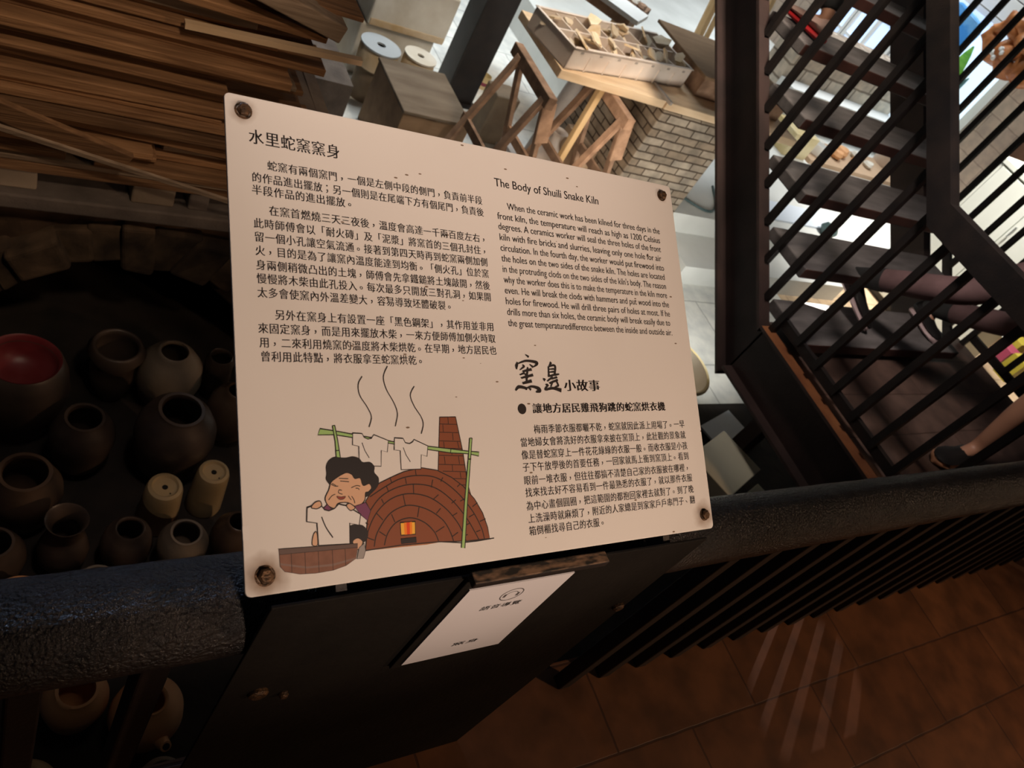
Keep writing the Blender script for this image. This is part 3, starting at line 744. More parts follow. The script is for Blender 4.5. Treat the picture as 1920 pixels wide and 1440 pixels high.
# ------------------------------------------------------------------ pedestal under the sign
ped = empty('sign_pedestal', (0.55, 0.3, 0), 'black steel pedestal board holding the sloping sign at the railing', 'pedestal')
BF = 0.292
MB().box((0.232, BF, 0.0), (0.850, BF + 0.004, 0.885)).build('front_board', 'board', ped, bevel=.001)
for x in (0.300, 0.770):
    MB().prism([(BF + .005, 0.84), (BF + .005, 0.880), (0.62, 1.056), (0.62, 1.01)], (x, 0, 0), (0, 1, 0), (0, 0, 1), (1, 0, 0), 0.012).build('support_arm', 'steel', ped)
for (x, z, r) in ((0.276, 0.640, .012), (0.313, 0.615, .006), (0.828, 0.677, .010)):
    MB().lathe([(0, 0.007), (r * .7, 0.007), (r, 0.004), (r, 0), (0, 0)], (x, BF, z), 14, axis=(0, -1, 0)).build('bolt', 'rust', ped, smooth=True)

# ------------------------------------------------------------------ audio guide plaque (its square code is left out)
SC = (BF - .008) / 0.353
def PL(x, z): return (x * SC, 1.6 + (z - 1.6) * SC)
x0, z1 = PL(0.574, 0.687); x1, z0 = PL(0.766, 0.4125)
pq = empty('audio_guide_plaque', (x0, BF, z0), 'small white audio guide card in a black frame on the pedestal front', 'plaque')
fy = BF - .008
MB().box((x0 - .012, fy + .002, z0 - .012), (x1 + .014, BF - .0008, z1 + .025)).build('frame', 'board', pq, bevel=.001)
MB().box((x0, fy, z0), (x1, fy + .0018, z1)).build('card', 'card', pq)
MB().box((x0 - .014, fy - .009, z1 + .026), (x1 + .028, BF - .0008, z1 + .038), mi=0, topmi=1).build('top_ledge', ['steel', 'rubbed'], pq, bevel=.002)
cx = (x0 + x1) / 2
ic = MB()
N_ = 40
def ring(mb, cx, cz, ra, rb, y, a0=0, a1=2 * pi, n=40):
    vs = []
    for i in range(n + 1):
        t = a0 + (a1 - a0) * i / n
        vs += [(cx + ra * cos(t), y, cz + ra * sin(t)), (cx + rb * cos(t), y, cz + rb * sin(t))]
    mb.add(vs, [(2 * i, 2 * i + 1, 2 * i + 3, 2 * i + 2) for i in range(n)])
zc = z1 - .035
ring(ic, cx, zc, .0165, .0150, fy - .0002)
ring(ic, cx, zc, .0088, .0078, fy - .0002, 0.2, pi - 0.2)
for s in (-1, 1):
    ic.add([(cx + s * .0095 - .002, fy - .0002, zc - .006), (cx + s * .0095 + .002, fy - .0002, zc - .006), (cx + s * .0095 + .002, fy - .0002, zc + .003), (cx + s * .0095 - .002, fy - .0002, zc + .003)], [(0, 1, 2, 3)])
ic.build('headphone_symbol', 'greyprint', pq)

# ------------------------------------------------------------------ lettering
GL = {}
def glyph(ch, off):
    key = ch
    if key not in GL:
        c = bpy.data.curves.new('g', 'FONT')
        c.body = ch; c.size = 1.0; c.resolution_u = 3; c.fill_mode = 'FRONT'
        o = bpy.data.objects.new('g', c)
        COL.objects.link(o)
        dg = bpy.context.evaluated_depsgraph_get()
        dg.update()
        me = bpy.data.meshes.new_from_object(o.evaluated_get(dg))
        GL[key] = ([tuple(v.co) for v in me.vertices], [tuple(p.vertices) for p in me.polygons])
        bpy.data.objects.remove(o); bpy.data.curves.remove(c); bpy.data.meshes.remove(me)
    return GL[key]

def bbox(vs):
    return min(v[0] for v in vs), max(v[0] for v in vs), min(v[1] for v in vs), max(v[1] for v in vs)

b1 = bbox(glyph('國', 0.0)[0]); b2 = bbox(glyph('國國', 0.0)[0])
EM = (b2[1] - b2[0]) - (b1[1] - b1[0])
EMC = ((b1[0] + b1[1]) / 2, (b1[2] + b1[3]) / 2)

def cjk(mb, text, u0, u1, v, h, off, place):
    n = len(text)
    p = (u1 - u0) / max(1, n - 1) if n > 1 else h
    sx = p / EM * 0.96; sy = h / EM
    for i, ch in enumerate(text):
        vs, fs = glyph(ch, off)
        cxx = u0 + p * i
        dx = dy = 0.0
        if ch in '，。、；':
            bb = bbox(vs)
            dx = EMC[0] - (bb[0] + bb[1]) / 2; dx *= 0.75
            dy = (EMC[1] - (bb[2] + bb[3]) / 2) * 0.6
        for ox in ((-off, 0, off) if off else (0,)):
            mb.add([place(cxx + (x + dx + ox - EMC[0]) * sx, v + (y + dy - EMC[1]) * sy) for x, y, z in vs], fs)

def latin(mb, text, u0, u1, v, h, off, place):
    vs, fs = glyph(text, off)
    bb = bbox(vs)
    sx = (u1 - u0) / (bb[1] - bb[0])
    for ox in ((-off, off) if off else (0,)):
        mb.add([place(u0 + (x - bb[0] + ox) * sx, v + y * h) for x, y, z in vs], fs)

def onplaque(u, v): return (u, fy - .0002, v)
t = MB()
cjk(t, '語音導覽', cx - .0235, cx + .0235, z1 - .066, .013, 0.006, onplaque)
cjk(t, '窯身', cx - .008, cx + .014, z0 + .040, .012, 0.006, onplaque)
t.build('printed_words', 'greyprint', pq)

# ------------------------------------------------------------------ the sign
UP = Vector((0, 0.8776, 0.4794)); NR = Vector((0, -0.4794, 0.8776))
sign = empty('information_sign', (0, 0, 0), 'large off white bilingual panel about the kiln body, bolted at four corners', 'sign')
sign.matrix_world = Matrix(((1, UP.x, NR.x, 0.2003), (0, UP.y, NR.y, 0.293), (0, UP.z, NR.z, 0.9174), (0, 0, 0, 1)))
ORIG[sign.name] = Vector((0, 0, 0))
SW, SH = 0.6337, 0.4968
def rr(w, h, r, n=5):
    out = []
    for (cx_, cy_, a) in ((w - r, r, -pi / 2), (w - r, h - r, 0), (r, h - r, pi / 2), (r, r, pi)):
        out += [(cx_ + r * cos(a + pi / 2 * i / n), cy_ + r * sin(a + pi / 2 * i / n)) for i in range(n + 1)]
    return out
MB().prism(rr(SW, SH, .006), (0, 0, -.004), (1, 0, 0), (0, 1, 0), (0, 0, 1), .004).build('panel', 'sign', sign, bevel=.0006)
MB().box((0.02, 0.02, -.020), (SW - .02, SH - .02, -.0045)).build('backing_board', 'board', sign)
for (x, y, r) in ((.0183, .4800, .0072), (.6133, .4791, .0066), (.6179, .0197, .0066), (.0187, .0175, .0078)):
    h = MB()
    h.lathe([(0, .0062), (r * .72, .0062), (r * .98, .0046), (r, .0010)], (x, y, 0), 6)
    h.lathe([(r * 1.02, .0012), (r * 1.22, .0010), (r * 1.25, .0001)], (x, y, 0), 24)
    h.build('bolt', 'rust', sign)
MB().add([(-.0001, .0649, .0001), (.0062, .0660, .0001), (.0060, .0510, .0001), (.0001, .0521, .0001)], [(0, 1, 2, 3)]).build('pale_edge_patch', 'paper', sign)  # small pale patch at the sign's left edge

def mm(z): return lambda u, v: (u * .001, v * .001, z)
TZ = .00012
groups = [('printed_heading', LINES[0:1], 17.0, .016), ('printed_paragraph', LINES[1:4], 11.4, .018), ('printed_paragraph', LINES[4:11], 11.4, .018),
          ('printed_paragraph', LINES[11:15], 11.4, .018), ('printed_story_heading', LINES[15:16], 15.5, .036), ('printed_story_title', LINES[16:17], 13.0, .042),
          ('printed_story', LINES[17:26], 11.6, .018)]
for nm, ls, h, off in groups:
    t = MB()
    for (s, u0, u1, v) in ls: cjk(t, s, u0, u1, v, h, off, mm(TZ))
    t.build(nm, 'ink', sign)
t = MB(); s, u0, u1, v = ENGLISH[0]; latin(t, s, u0, u1, v, 15.5, .012, mm(TZ)); t.build('printed_english_heading', 'ink', sign)
t = MB()
for (s, u0, u1, v) in ENGLISH[1:]: latin(t, s, u0, u1, v, 12.6, .014, mm(TZ))
t.build('printed_english_text', 'ink', sign)
MB().add([(.3291 + .0062 * cos(2 * pi * i / 32), .1701 + .0064 * sin(2 * pi * i / 32), TZ) for i in range(32)], [tuple(range(32))]).build('printed_dot', 'ink', sign)

parts = {}
order = []
lay = {}
def stroke(mb, pts, w, z, mi, taper=None):
    P = [Vector((p[0] * .001, p[1] * .001)) for p in pts]
    n = len(P)
    L_, R_ = [], []
    for i in range(n):
        d = (P[min(i + 1, n - 1)] - P[max(i - 1, 0)])
        if d.length < 1e-9: d = Vector((1, 0))
        d.normalize()
        nn = Vector((-d.y, d.x))
        hw = (w[i] if isinstance(w, list) else w) * .0005
        L_.append((*(P[i] + nn * hw), z)); R_.append((*(P[i] - nn * hw), z))
    mb.add(L_ + R_, [(i, i + 1, n + i + 1, n + i) for i in range(n - 1)], mi)

mats_of = {}
for i, (part, kind, colr, w, sm, pts) in enumerate(ART):
    if part not in parts:
        parts[part] = MB(); mats_of[part] = []; order.append(part)
    mb, ml = parts[part], mats_of[part]
    z = .00014 + i * .0000045
    def mi(c):
        if c not in ml: ml.append(c)
        return ml.index(c)
    if kind == 'f':
        P = catmull(pts, True) if sm else [Vector(p) for p in pts]
        mb.add([(p.x * .001, p.y * .001, z) for p in P], [tuple(range(len(P)))], mi(colr))
        if w: stroke(mb, list(P) + [P[0], P[1]], w * .84, z + .000002, mi('ink'))
    elif kind == 'l':
        P = catmull(pts, False) if (sm and len(pts) > 2) else [Vector(p) for p in pts]
        stroke(mb, P, w * .84, z, mi(colr))
    else:
        P = catmull(pts, False) if len(pts) > 2 else [Vector(p) for p in pts]
        n = len(P)
        ww = []
        for j in range(n):
            f_ = j / (n - 1) * (len(w) - 1); a = min(int(f_), len(w) - 2); ww.append((w[a] + (w[a + 1] - w[a]) * (f_ - a)) * .66)
        stroke(mb, P, ww, z, mi(colr))
for part in order:
    parts[part].build(part.split('|')[0], mats_of[part], sign)

# ------------------------------------------------------------------ landing and staircase
SL = 0.787                      # slope of the stairs
X1, X2 = 2.96, 4.74
def cpoly(x, flange, web_t, top_c, bot_c, ft):
    pass

land = empty('stair_landing', (3.9, 1.0, 0), 'tiled landing on maroon channel beams at the foot of the stairs', 'landing')
MB().box((X1 + .075, DECK_Y, -.05), (X2 + .08, 1.66, 0.0)).build('tile_deck', 'landingtile', land)
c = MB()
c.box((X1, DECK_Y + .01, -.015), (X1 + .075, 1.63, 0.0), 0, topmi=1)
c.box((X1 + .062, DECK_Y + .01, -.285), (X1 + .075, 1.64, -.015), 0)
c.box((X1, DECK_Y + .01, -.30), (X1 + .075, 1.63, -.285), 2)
c.build('side_beam', ['maroon', 'lit_flange_steel', 'maroon'], land)
for y in (0.75, 1.35):
    MB().box((X1 + .25, y, -.80), (X1 + .33, y + .08, -.05)).build('post', 'maroon', land)

stair = empty('open_staircase', (3.9, 1.7, 0), 'open riser metal staircase climbing from the landing', 'staircase')
YT = 4.6
def stringer(x, flip):
    s = -1 if flip else 1
    t = MB()
    y0 = 1.63
    zt = lambda y: SL * y - 1.30
    zb = lambda y: SL * y - (1.55 if flip else 1.633)
    def slab(xa, xb, za, zb_, mi):
        ys = [y0, YT]
        vs = []
        for y in ys:
            vs += [(xa, y, za(y)), (xb, y, za(y)), (xb, y, zb_(y)), (xa, y, zb_(y))]
        t.add(vs, [(0, 1, 2, 3), (7, 6, 5, 4), (0, 4, 5, 1), (1, 5, 6, 2), (2, 6, 7, 3), (3, 7, 4, 0)], mi)
    slab(x, x + s * .075, zt, lambda y: zt(y) - .02, 0)
    slab(x + s * .062, x + s * .075, lambda y: zt(y) - .02, lambda y: zb(y) + .02, 0)
    slab(x, x + s * .075, lambda y: zb(y) + .02, zb, 0)
    t.build('stringer', 'maroon', stair)
stringer(X1, False); stringer(4.50, True)
for k in range(-1, 10):
    zt = .293 + .208 * k; yb = 1.994 + .265 * k
    MB().box((X1 + .078, yb - .285, zt - .055), (4.424, yb, zt), 0, frontmi=1).build('tread', ['tread', 'treadedge'], stair, bevel=.006)

def guard(name, x, side, label):
    g = empty(name, (x, 1.4, 0), label, 'railing')
    hc = lambda y: SL * (y - 1.425) + .905
    ys = YT
    h = MB()
    def run(ya, yb, za, zb_, hh, xa, xb, mi=0):
        vs = []
        for y, z in ((ya, za), (yb, zb_)):
            vs += [(xa, y, z), (xb, y, z), (xb, y, z - hh), (xa, y, z - hh)]
        h.add(vs, [(0, 1, 2, 3), (7, 6, 5, 4), (0, 4, 5, 1), (1, 5, 6, 2), (2, 6, 7, 3), (3, 7, 4, 0)], mi)
    run(DECK_Y + .02, 1.425, .905, .905, .112, x - .050, x + .020)
    run(1.425, ys, .905, hc(ys), .112, x - .050, x + .020)
    h.build('handrail', 'steel', g)
    h = MB()
    run(DECK_Y + .02, 1.60, .085, .085, .045, x + .006, x + .034)
    if side < 0: run(1.60, ys, SL * 1.6 - 1.34, SL * ys - 1.34, .06, x - .012, x + .018)
    h.build('bottom_bar', 'steel', g)
    y = DECK_Y + .10
    while y < ys - .1:
        zt = (.80 if y < 1.425 else hc(y) - .112) + .01
        zb = .06 if y < 1.60 else SL * y - (1.30 if side > 0 else 1.36)
        MB().box((x - .015, y - .015, zb), (x + .015, y + .015, zt)).build('baluster', 'steel', g)
        y += .138
    return g
guard('stair_railing', X1 + .052, 1, 'black baluster railing along the near side of landing and stairs')
guard('stair_railing', X2 + .06, -1, 'thin black baluster railing along the far side of landing and stairs')

# ------------------------------------------------------------------ people
def skinmesh(name, chains, material, parent, sub=2, root=0):
    """chains: list of [(point, radius), ...]; shared points join the chains into one skinned body"""
    verts, radii, edges = [], [], []
    def vid(p, r):
        p = Vector(p)
        for i, q in enumerate(verts):
            if (q - p).length < 1e-5: return i
        verts.append(p); radii.append(r)
        return len(verts) - 1
    for ch in chains:
        prev = None
        for p, r in ch:
            i = vid(p, r)
            if prev is not None: edges.append((prev, i))
            prev = i
    rt = parent
    while rt.parent is not None: rt = rt.parent
    off = ORIG[rt.name]
    me = bpy.data.meshes.new(name)
    me.from_pydata([tuple(v - off) for v in verts], edges, [])
    bm = bmesh.new(); bm.from_mesh(me)
    lay_ = bm.verts.layers.skin.verify()
    bm.verts.ensure_lookup_table()
    for i, v in enumerate(bm.verts):
        r = radii[i]
        v[lay_].radius = r if isinstance(r, tuple) else (r, r)
        v[lay_].use_root = (i == root)
    bm.to_mesh(me); bm.free()
    me.materials.append(M[material])
    o = bpy.data.objects.new(name, me)
    COL.objects.link(o)
    o.parent = parent
    sk = o.modifiers.new('skin', 'SKIN'); sk.use_smooth_shade = True
    sb = o.modifiers.new('smooth', 'SUBSURF'); sb.levels = sub; sb.render_levels = sub
    return o

def shoe(name, heel, toe, upn, mats_, parent, w=.052, L=None):
    heel, toe, upn = Vector(heel), Vector(toe), Vector(upn).normalized()
    d = (toe - heel); L = d.length; d.normalize()
    side = d.cross(upn).normalized(); upv = side.cross(d)
    prof = [(0.0, .6, .075), (.06, .85, .088), (.22, .88, .086), (.42, .82, .070), (.60, 1.0, .055), (.80, 1.0, .046), (.94, .7, .038), (1.0, .25, .028)]
    b = MB(); n = 12
    for lo, hi, mi in ((0.0, .030, 1), (.030, 1.0, 0)):
        vs = []
        for (t, ww, hh) in prof:
            c_ = heel + d * (L * t)
            for k in range(n):
                a = 2 * pi * k / n
                z = .5 + .5 * sin(a)
                if mi == 1: zz = .034 * z
                else: zz = .026 + (hh - .016) * z
                sx_ = cos(a) * w * ww * (1.04 if mi == 1 else (1 - .35 * max(0, sin(a))))
                vs.append(c_ + side * sx_ + upv * zz)
        m_ = len(prof)
        fs = [(i * n + k, i * n + (k + 1) % n, (i + 1) * n + (k + 1) % n, (i + 1) * n + k) for i in range(m_ - 1) for k in range(n)]
        fs += [tuple(range(n)), tuple((m_ - 1) * n + k for k in range(n))]
        b.add(vs, fs, mi)
    return b.build(name, mats_, parent, smooth=True, angle=50)

def person(label, hips, yaw, legs, torso_lean, trouser, shirt, shoes, bare_from=None, legr=1.0):
    """legs: two of (hip, knee, ankle, heel, toe, upnormal)"""
    H = Vector(hips)
    g = empty('person', (H.x, H.y, min(min(l[3][2], l[4][2]) for l in legs)), label, 'person')
    fwd = Vector((cos(yaw), sin(yaw), 0)); sd = Vector((-sin(yaw), cos(yaw), 0)); up = Vector((0, 0, 1))
    lean = (up + fwd * torso_lean).normalized()
    chest = H + lean * .34; neck = H + lean * .50; head0 = neck + up * .09 + fwd * .02; head1 = neck + up * .20 + fwd * .03; crown = neck + up * .27 + fwd * .015
    waist = H + lean * .14
    ch = [[(H, .105), (waist, .105), (chest, .125), (neck, .055), (head0, .060), (head1, .082), (crown, .055)]]
    for s, l in zip((-1, 1), legs):
        hip, knee, ank, heel, toe, upn = [Vector(q) for q in l]
        foot = heel.lerp(toe, .5) + Vector(upn).normalized() * .035
        ch.append([(H, .105), (hip, .083), (hip.lerp(knee, .5), .070), (knee, .052), (knee.lerp(ank, .35), .052), (ank, .034), (foot, .032)])
        sh = chest + sd * (s * .17) + lean * .10
        el = sh - up * .26 + sd * (s * .03) - fwd * .02
        wr = el - up * .20 + fwd * .10
        pm = wr - up * .075 + fwd * .03
        ch.append([(chest, .125), (sh, .052), (el, .038), (wr, .026), (pm, (.034, .016))])
        for q, (off, ln) in enumerate(((-.028, .066), (-.010, .078), (.010, .074), (.026, .058))):
            a = pm - up * .012 + fwd * off
            ch.append([(pm, (.034, .016)), (a - up * .02, .0085), (a - up * (.02 + ln * .5) - sd * (s * .006), .0080), (a - up * (.02 + ln) - sd * (s * .02), .0065)])
        ch.append([(wr, .026), (wr - up * .03 + fwd * .045, .0095), (wr - up * .075 + fwd * .055, .0075)])
    skinmesh('body', ch, 'human', g)
    # clothing follows the same joints
    tr = []
    for l in legs:
        hip, knee, ank = Vector(l[0]), Vector(l[1]), Vector(l[2])
        c_ = [(H, .118), (hip, .096 * legr), (hip.lerp(knee, .5), .084 * legr), (knee, .068 * legr)]
        if bare_from is None: c_ += [(knee.lerp(ank, .5), .064 * legr), (knee.lerp(ank, .93), .054 * legr)]
        tr.append(c_)
    tr.append([(H, .118), (waist, .112)])
    skinmesh('trousers' if bare_from is None else 'shorts', tr, trouser, g)
    ts = [[(H - lean * .03, .126), (waist, .126), (chest, .140), (neck - lean * .03, .07)]]
    for s in (-1, 1):
        sh = chest + sd * (s * .17) + lean * .10
        el = sh - up * .26 + sd * (s * .03) - fwd * .02
        ts.append([(chest, .140), (sh, .064), (sh.lerp(el, .7), .056)])
    skinmesh('shirt', ts, shirt, g)
    hb = MB()
    hb.lathe([(0, .115), (.05, .105), (.085, .07), (.098, .02), (.096, -.03), (.088, -.05)], head1 + up * .0 - fwd * .012, 20)
    hb.build('hair', 'hair', g, smooth=True)
    fb = MB()
    fb.lathe([(0, .030), (.010, .010), (.013, 0), (0, -.004)], head1 + fwd * .082 - up * .03, 10, axis=up + fwd * .1)
    fb.build('nose', 'human', g, smooth=True)
    for s in (-1, 1):
        e = MB(); e.lathe([(0, .008), (.009, .005), (.012, 0), (0, -.004)], head1 + fwd * .074 + sd * (s * .032), 10, axis=fwd)
        e.build('eye', 'eye', g, smooth=True)
        e = MB(); e.lathe([(0, .014), (.018, .010), (.024, 0), (0, -.006)], head1 + sd * (s * .083) - up * .01, 10, axis=sd * s)
        e.build('ear', 'human', g, smooth=True)
    mo = MB(); mo.beam(head1 + fwd * .079 - up * .058 - sd * .022, head1 + fwd * .079 - up * .058 + sd * .022, .006, .007); mo.build('mouth', 'redtrim', g)
    for l in legs:
        shoe('shoe', l[3], l[4], l[5], shoes, g)
        hip, knee, ank = Vector(l[0]), Vector(l[1]), Vector(l[2])
        if shoes[0] == 'shoeblack' and bare_from is None:
            so = MB(); so.tube([ank.lerp(Vector(l[3]), .3), ank, ank.lerp(knee, .28)], [.046, .046, .058], 16); so.build('sock', 'blackcloth', g, smooth=True)
    return g

# walking down onto the landing
DX = Vector((-.10, .05, 0))
person('person in dark trousers and black shoes stepping down the first tread', Vector((3.96, 1.16, .86)) + DX, radians(-95),
       [((3.730, 1.220, .82), (3.580, 1.380, .545), (3.515, 1.750, .265), (3.500, 1.825, .205), (3.580, 1.545, .098), (0, .35, 1)),
        ((3.990, 1.210, .82), (4.140, 1.270, .47), (4.260, 1.670, .19), (4.260, 1.740, .088), (4.200, 1.500, .088), (0, 0, 1))],
       .05, 'mauvecloth', 'greycloth', ['shoeblack', 'sole'])
person('person with bare brown calves and black shoes standing on the landing beside the near railing', (3.80, .78, .88), radians(172),
       [((3.80, .87, .84), (3.72, .86, .47), (3.76, .84, .095), (3.80, .835, .003), (3.51, .845, .003), (0, 0, 1)),
        ((3.82, .69, .84), (3.94, .66, .46), (4.12, .64, .095), (4.16, .64, .003), (3.88, .66, .003), (0, 0, 1))],
       .03, 'greycloth', 'blackcloth', ['shoeblack', 'tan_sole'], bare_from='knee')
person('person in black trousers and pinkish shoes climbing higher up the stairs', (3.36, 2.86, 1.78), radians(80),
       [((3.26, 2.86, 1.74), (3.22, 2.86, 1.37), (3.20, 2.63, 1.00), (3.20, 2.57, .92), (3.17, 2.83, .92), (0, 0, 1)),
        ((3.46, 2.88, 1.74), (3.42, 3.02, 1.43), (3.38, 2.86, 1.22), (3.38, 2.80, 1.127), (3.36, 3.06, 1.127), (0, 0, 1))],
       .08, 'blackcloth', 'blackcloth', ['shoepink', 'redtrim'])

# ------------------------------------------------------------------ kiln with its woodpile
kiln = empty('wood_fired_kiln', (0.1, 2.4, -.8), 'low dark clay kiln with an arched opening beneath the woodpile', 'kiln')
KX0, KX1, KY, AX, AR = -1.5, 1.14, 2.05, 0.42, 0.53
ZT = -.125
w = MB()
na = 28
arc = [(AX - AR * cos(pi * i / na), -.8 + AR * sin(pi * i / na) * 0.95) for i in range(na + 1)]
n2 = 6
def wallgrid(y):
    # front face: columns of quads between the arch and the top edge
    xs_ = [KX0 + (AX - AR - KX0) * i / 8 for i in range(8)] + [p[0] for p in arc] + [AX + AR + (KX1 - AX - AR) * (i + 1) / 4 for i in range(4)]
    zs_ = [-.8] * 8 + [p[1] for p in arc] + [-.8] * 4
    vs = []
    for x, z in zip(xs_, zs_):
        for j in range(n2 + 1):
            vs.append((x, y, z + (ZT - z) * j / n2))
    fs = []
    for i in range(len(xs_) - 1):
        for j in range(n2):
            a = i * (n2 + 1) + j
            fs.append((a, a + n2 + 1, a + n2 + 2, a + 1))
    return vs, fs
vs, fs = wallgrid(KY)
w.add(vs, fs)
w.box((KX0, 3.5, -.8), (KX1, 3.56, ZT))
w.box((KX0 - .06, KY, -.8), (KX0, 3.56, ZT)); w.box((KX1, KY, -.8), (KX1 + .06, 3.56, ZT))
w.box((KX0 - .06, KY + .01, ZT), (KX1 + .06, 3.56, ZT + .004))
wl = w.build('clay_shell', 'kilnclay', kiln)
noisy(wl, .035, 7.0); noisy(wl, .012, 24.0, 3)
v = MB()
arcv = []
for j in range(9):
    y = KY + .02 + j * .17
    for i in range(na + 1):
        t = pi * i / na
        arcv.append((AX - (AR + .015) * cos(t), y, -.8 + (AR + .015) * sin(t) * .95))
v.add(arcv, [(j * (na + 1) + i, j * (na + 1) + i + 1, (j + 1) * (na + 1) + i + 1, (j + 1) * (na + 1) + i) for j in range(8) for i in range(na)])
noisy(v.build('vault', 'kilnclay', kiln), .02, 9.0)
rr_ = random.Random(5)
ns = 19
for i in range(ns):
    t = pi * (i + .5) / ns
    L_ = .12 + rr_.random() * .07; Wd = .10 + rr_.random() * .04
    c_ = Vector((AX - (AR + .045) * cos(t), KY + .030 - rr_.random() * .03, -.8 + (AR + .045) * sin(t) * .95))
    rad = Vector((-cos(t), 0, sin(t))); tan_ = Vector((sin(t), 0, cos(t)))
    b = MB().frame(c_, rad, Vector((0, 1, 0)), tan_, L_, .11, Wd)
    o = b.build('arch_stone', 'archstone', kiln, bevel=.016, seg=3)
    noisy(o, .045, 13.0, i)
MB().box((KX0, KY - .06, -.115), (KX1 - .02, KY + .5, -.065)).build('ledge_slab', 'slab', kiln, bevel=.006)
for x, ww in ((-.75, .16), (-.32, .10), (.055, .15), (.43, .12), (.56, .06), (.78, .09)):
    MB().box((x - ww / 2, KY - .03, -.065), (x + ww / 2, KY + .22, .0)).build('spacer_block', 'bisque' if x in (.055, .43) else 'slab', kiln, bevel=.006)

ORD = ['lowest', 'second', 'third', 'fourth', 'fifth', 'sixth', 'seventh', 'eighth', 'ninth', 'tenth', 'eleventh', 'twelfth', 'thirteenth', 'fourteenth', 'fifteenth', 'sixteenth', 'seventeenth', 'eighteenth', 'nineteenth', 'twentieth', 'twenty-first', 'twenty-second', 'twenty-third', 'twenty-fourth', 'twenty-fifth', 'twenty-sixth', 'twenty-seventh', 'twenty-eighth', 'twenty-ninth', 'thirtieth', 'thirty-first', 'thirty-second']
pr = random.Random(21)
z = 0.002
PG = 'firewood planks stacked over the kiln'
row = 0
prevtilt = 0
while z < .80 and row < 32:
    h = pr.choice((.014, .017, .020, .024, .028, .033)) if row else .034
    if row == 0:
        segs = [(-1.3, .92)]
    elif pr.random() < .45:
        m = pr.uniform(-.55, .45)
        segs = [(-1.35 + pr.random() * .2, m), (m + .015, pr.uniform(.60, .86))]
    else:
        segs = [(-1.35 + pr.random() * .3, pr.uniform(.52, .87))]
    prevtilt = max(-.02, min(.012, prevtilt + pr.uniform(-.007, .006))) if row else .0
    tilt = prevtilt
    for si, (xa, xb) in enumerate(segs):
        yf = KY - .02 + pr.uniform(-.035, .035)
        dep = pr.uniform(.10, .17)
        p = Vector((xa, yf + dep / 2, z + h / 2 - tilt * .3)); q = Vector((xb, yf + dep / 2 + pr.uniform(-.03, .03), z + h / 2 + tilt))
        o = MB().beam(p, q, dep, h * .94).build('firewood_plank', 'plank' if pr.random() < .8 else 'greyplank', None, loc=(p + q) / 2 - Vector((0, 0, h / 2)), bevel=.003)
        where = '' if len(segs) == 1 else (', shorter piece at the outer end' if si == 0 else ', piece ending toward the pale blocks')
        tag(o, 'rough brown plank in the kiln woodpile, ' + ORD[row] + ' layer up' + where, 'plank', PG)
    z += h + .0035
    row += 1
# loose pieces leaning on the face of the pile
o = MB().beam((-.20, KY - .135, .335), (.335, KY - .10, .135), .018, .062, up=(0, -.2, 1)).build('leaning_board', 'plank', None, bevel=.003)
tag(o, 'wide sawn board leaning slantwise across the face of the woodpile', 'board')
o = MB().beam((-.25, KY - .125, .265), (.70, KY - .11, .035), .010, .014, up=(0, -.2, 1)).build('thin_lath', 'greyplank', None)
tag(o, 'long thin lath lying aslant across the face of the woodpile', 'lath')
o = MB().beam((.42, KY - .055, .548), (.88, KY - .075, .578), .022, .016).build('pale_stick', 'palewood', None)
tag(o, 'short pale stick poking out of the woodpile toward the plaster blocks', 'stick')
o = MB().beam((.52, KY - .07, .715), (.80, KY - .06, .645), .07, .05).build('thick_offcut', 'greyplank', None, bevel=.004)
tag(o, 'thick pale offcut sticking out at the top end of the woodpile', 'offcut')

# ------------------------------------------------------------------ pots on the kiln floor
PT = 'stoneware pots set out on the kiln floor'
def pot(name, x, y, mouth, body, h, m, label, style='jar', lean=(0, 0, 1)):
    if style == 'jar':
        pr_ = [(0, 0), (body * .55, 0), (body * .62, h * .04), (body * .9, h * .28), (body, h * .52), (body * .93, h * .72), (mouth * 1.35 + (body - mouth) * .25, h * .88), (mouth * 1.22, h * .95), (mouth * 1.20, h * .985), (mouth * 1.10, h), (mouth, h * .985), (mouth * .97, h * .93), (mouth * 1.05 + (body - mouth) * .2, h * .85), (body * .88, h * .65), (body * .88, h * .4), (body * .5, h * .06), (0, h * .05)]
    elif style == 'globe':
        pr_ = [(0, 0), (body * .5, 0), (body * .85, h * .2), (body, h * .48), (body * .92, h * .74), (body * .68, h * .90), (mouth * 1.3, h * .955), (mouth * 1.25, h * .99), (mouth * 1.05, h), (mouth * .98, h * .96), (body * .6, h * .86), (body * .9, h * .5), (body * .45, h * .06), (0, h * .05)]
    elif style == 'flared':
        pr_ = [(0, 0), (body * .55, 0), (body * .95, h * .25), (body, h * .42), (body * .8, h * .62), (mouth * .80, h * .74), (mouth * .74, h * .82), (mouth * 1.0, h * .97), (mouth * 1.08, h), (mouth * .98, h * .985), (mouth * .66, h * .82), (body * .7, h * .6), (body * .85, h * .4), (body * .4, h * .06), (0, h * .05)]
    else:   # wide shouldered
        pr_ = [(0, 0), (body * .5, 0), (body * .8, h * .2), (body, h * .6), (body * .97, h * .74), (body * .78, h * .90), (mouth * 1.28, h * .965), (mouth * 1.22, h), (mouth * 1.04, h), (mouth * .98, h * .95), (body * .7, h * .85), (body * .88, h * .55), (body * .4, h * .06), (0, h * .05)]
    b = MB()
    ni = next(i for i in range(len(pr_)) if i > 3 and pr_[i][0] <= mouth * 1.0 and pr_[i][1] > h * .9)
    b.lathe(pr_, (x, y, -.8 + .002), 40, axis=None if lean == (0, 0, 1) else lean, wob=.02)
    o = b.build(name, m, None, loc=(x, y, -.798), smooth=True, angle=70)
    return tag(o, label, 'pot', PT)

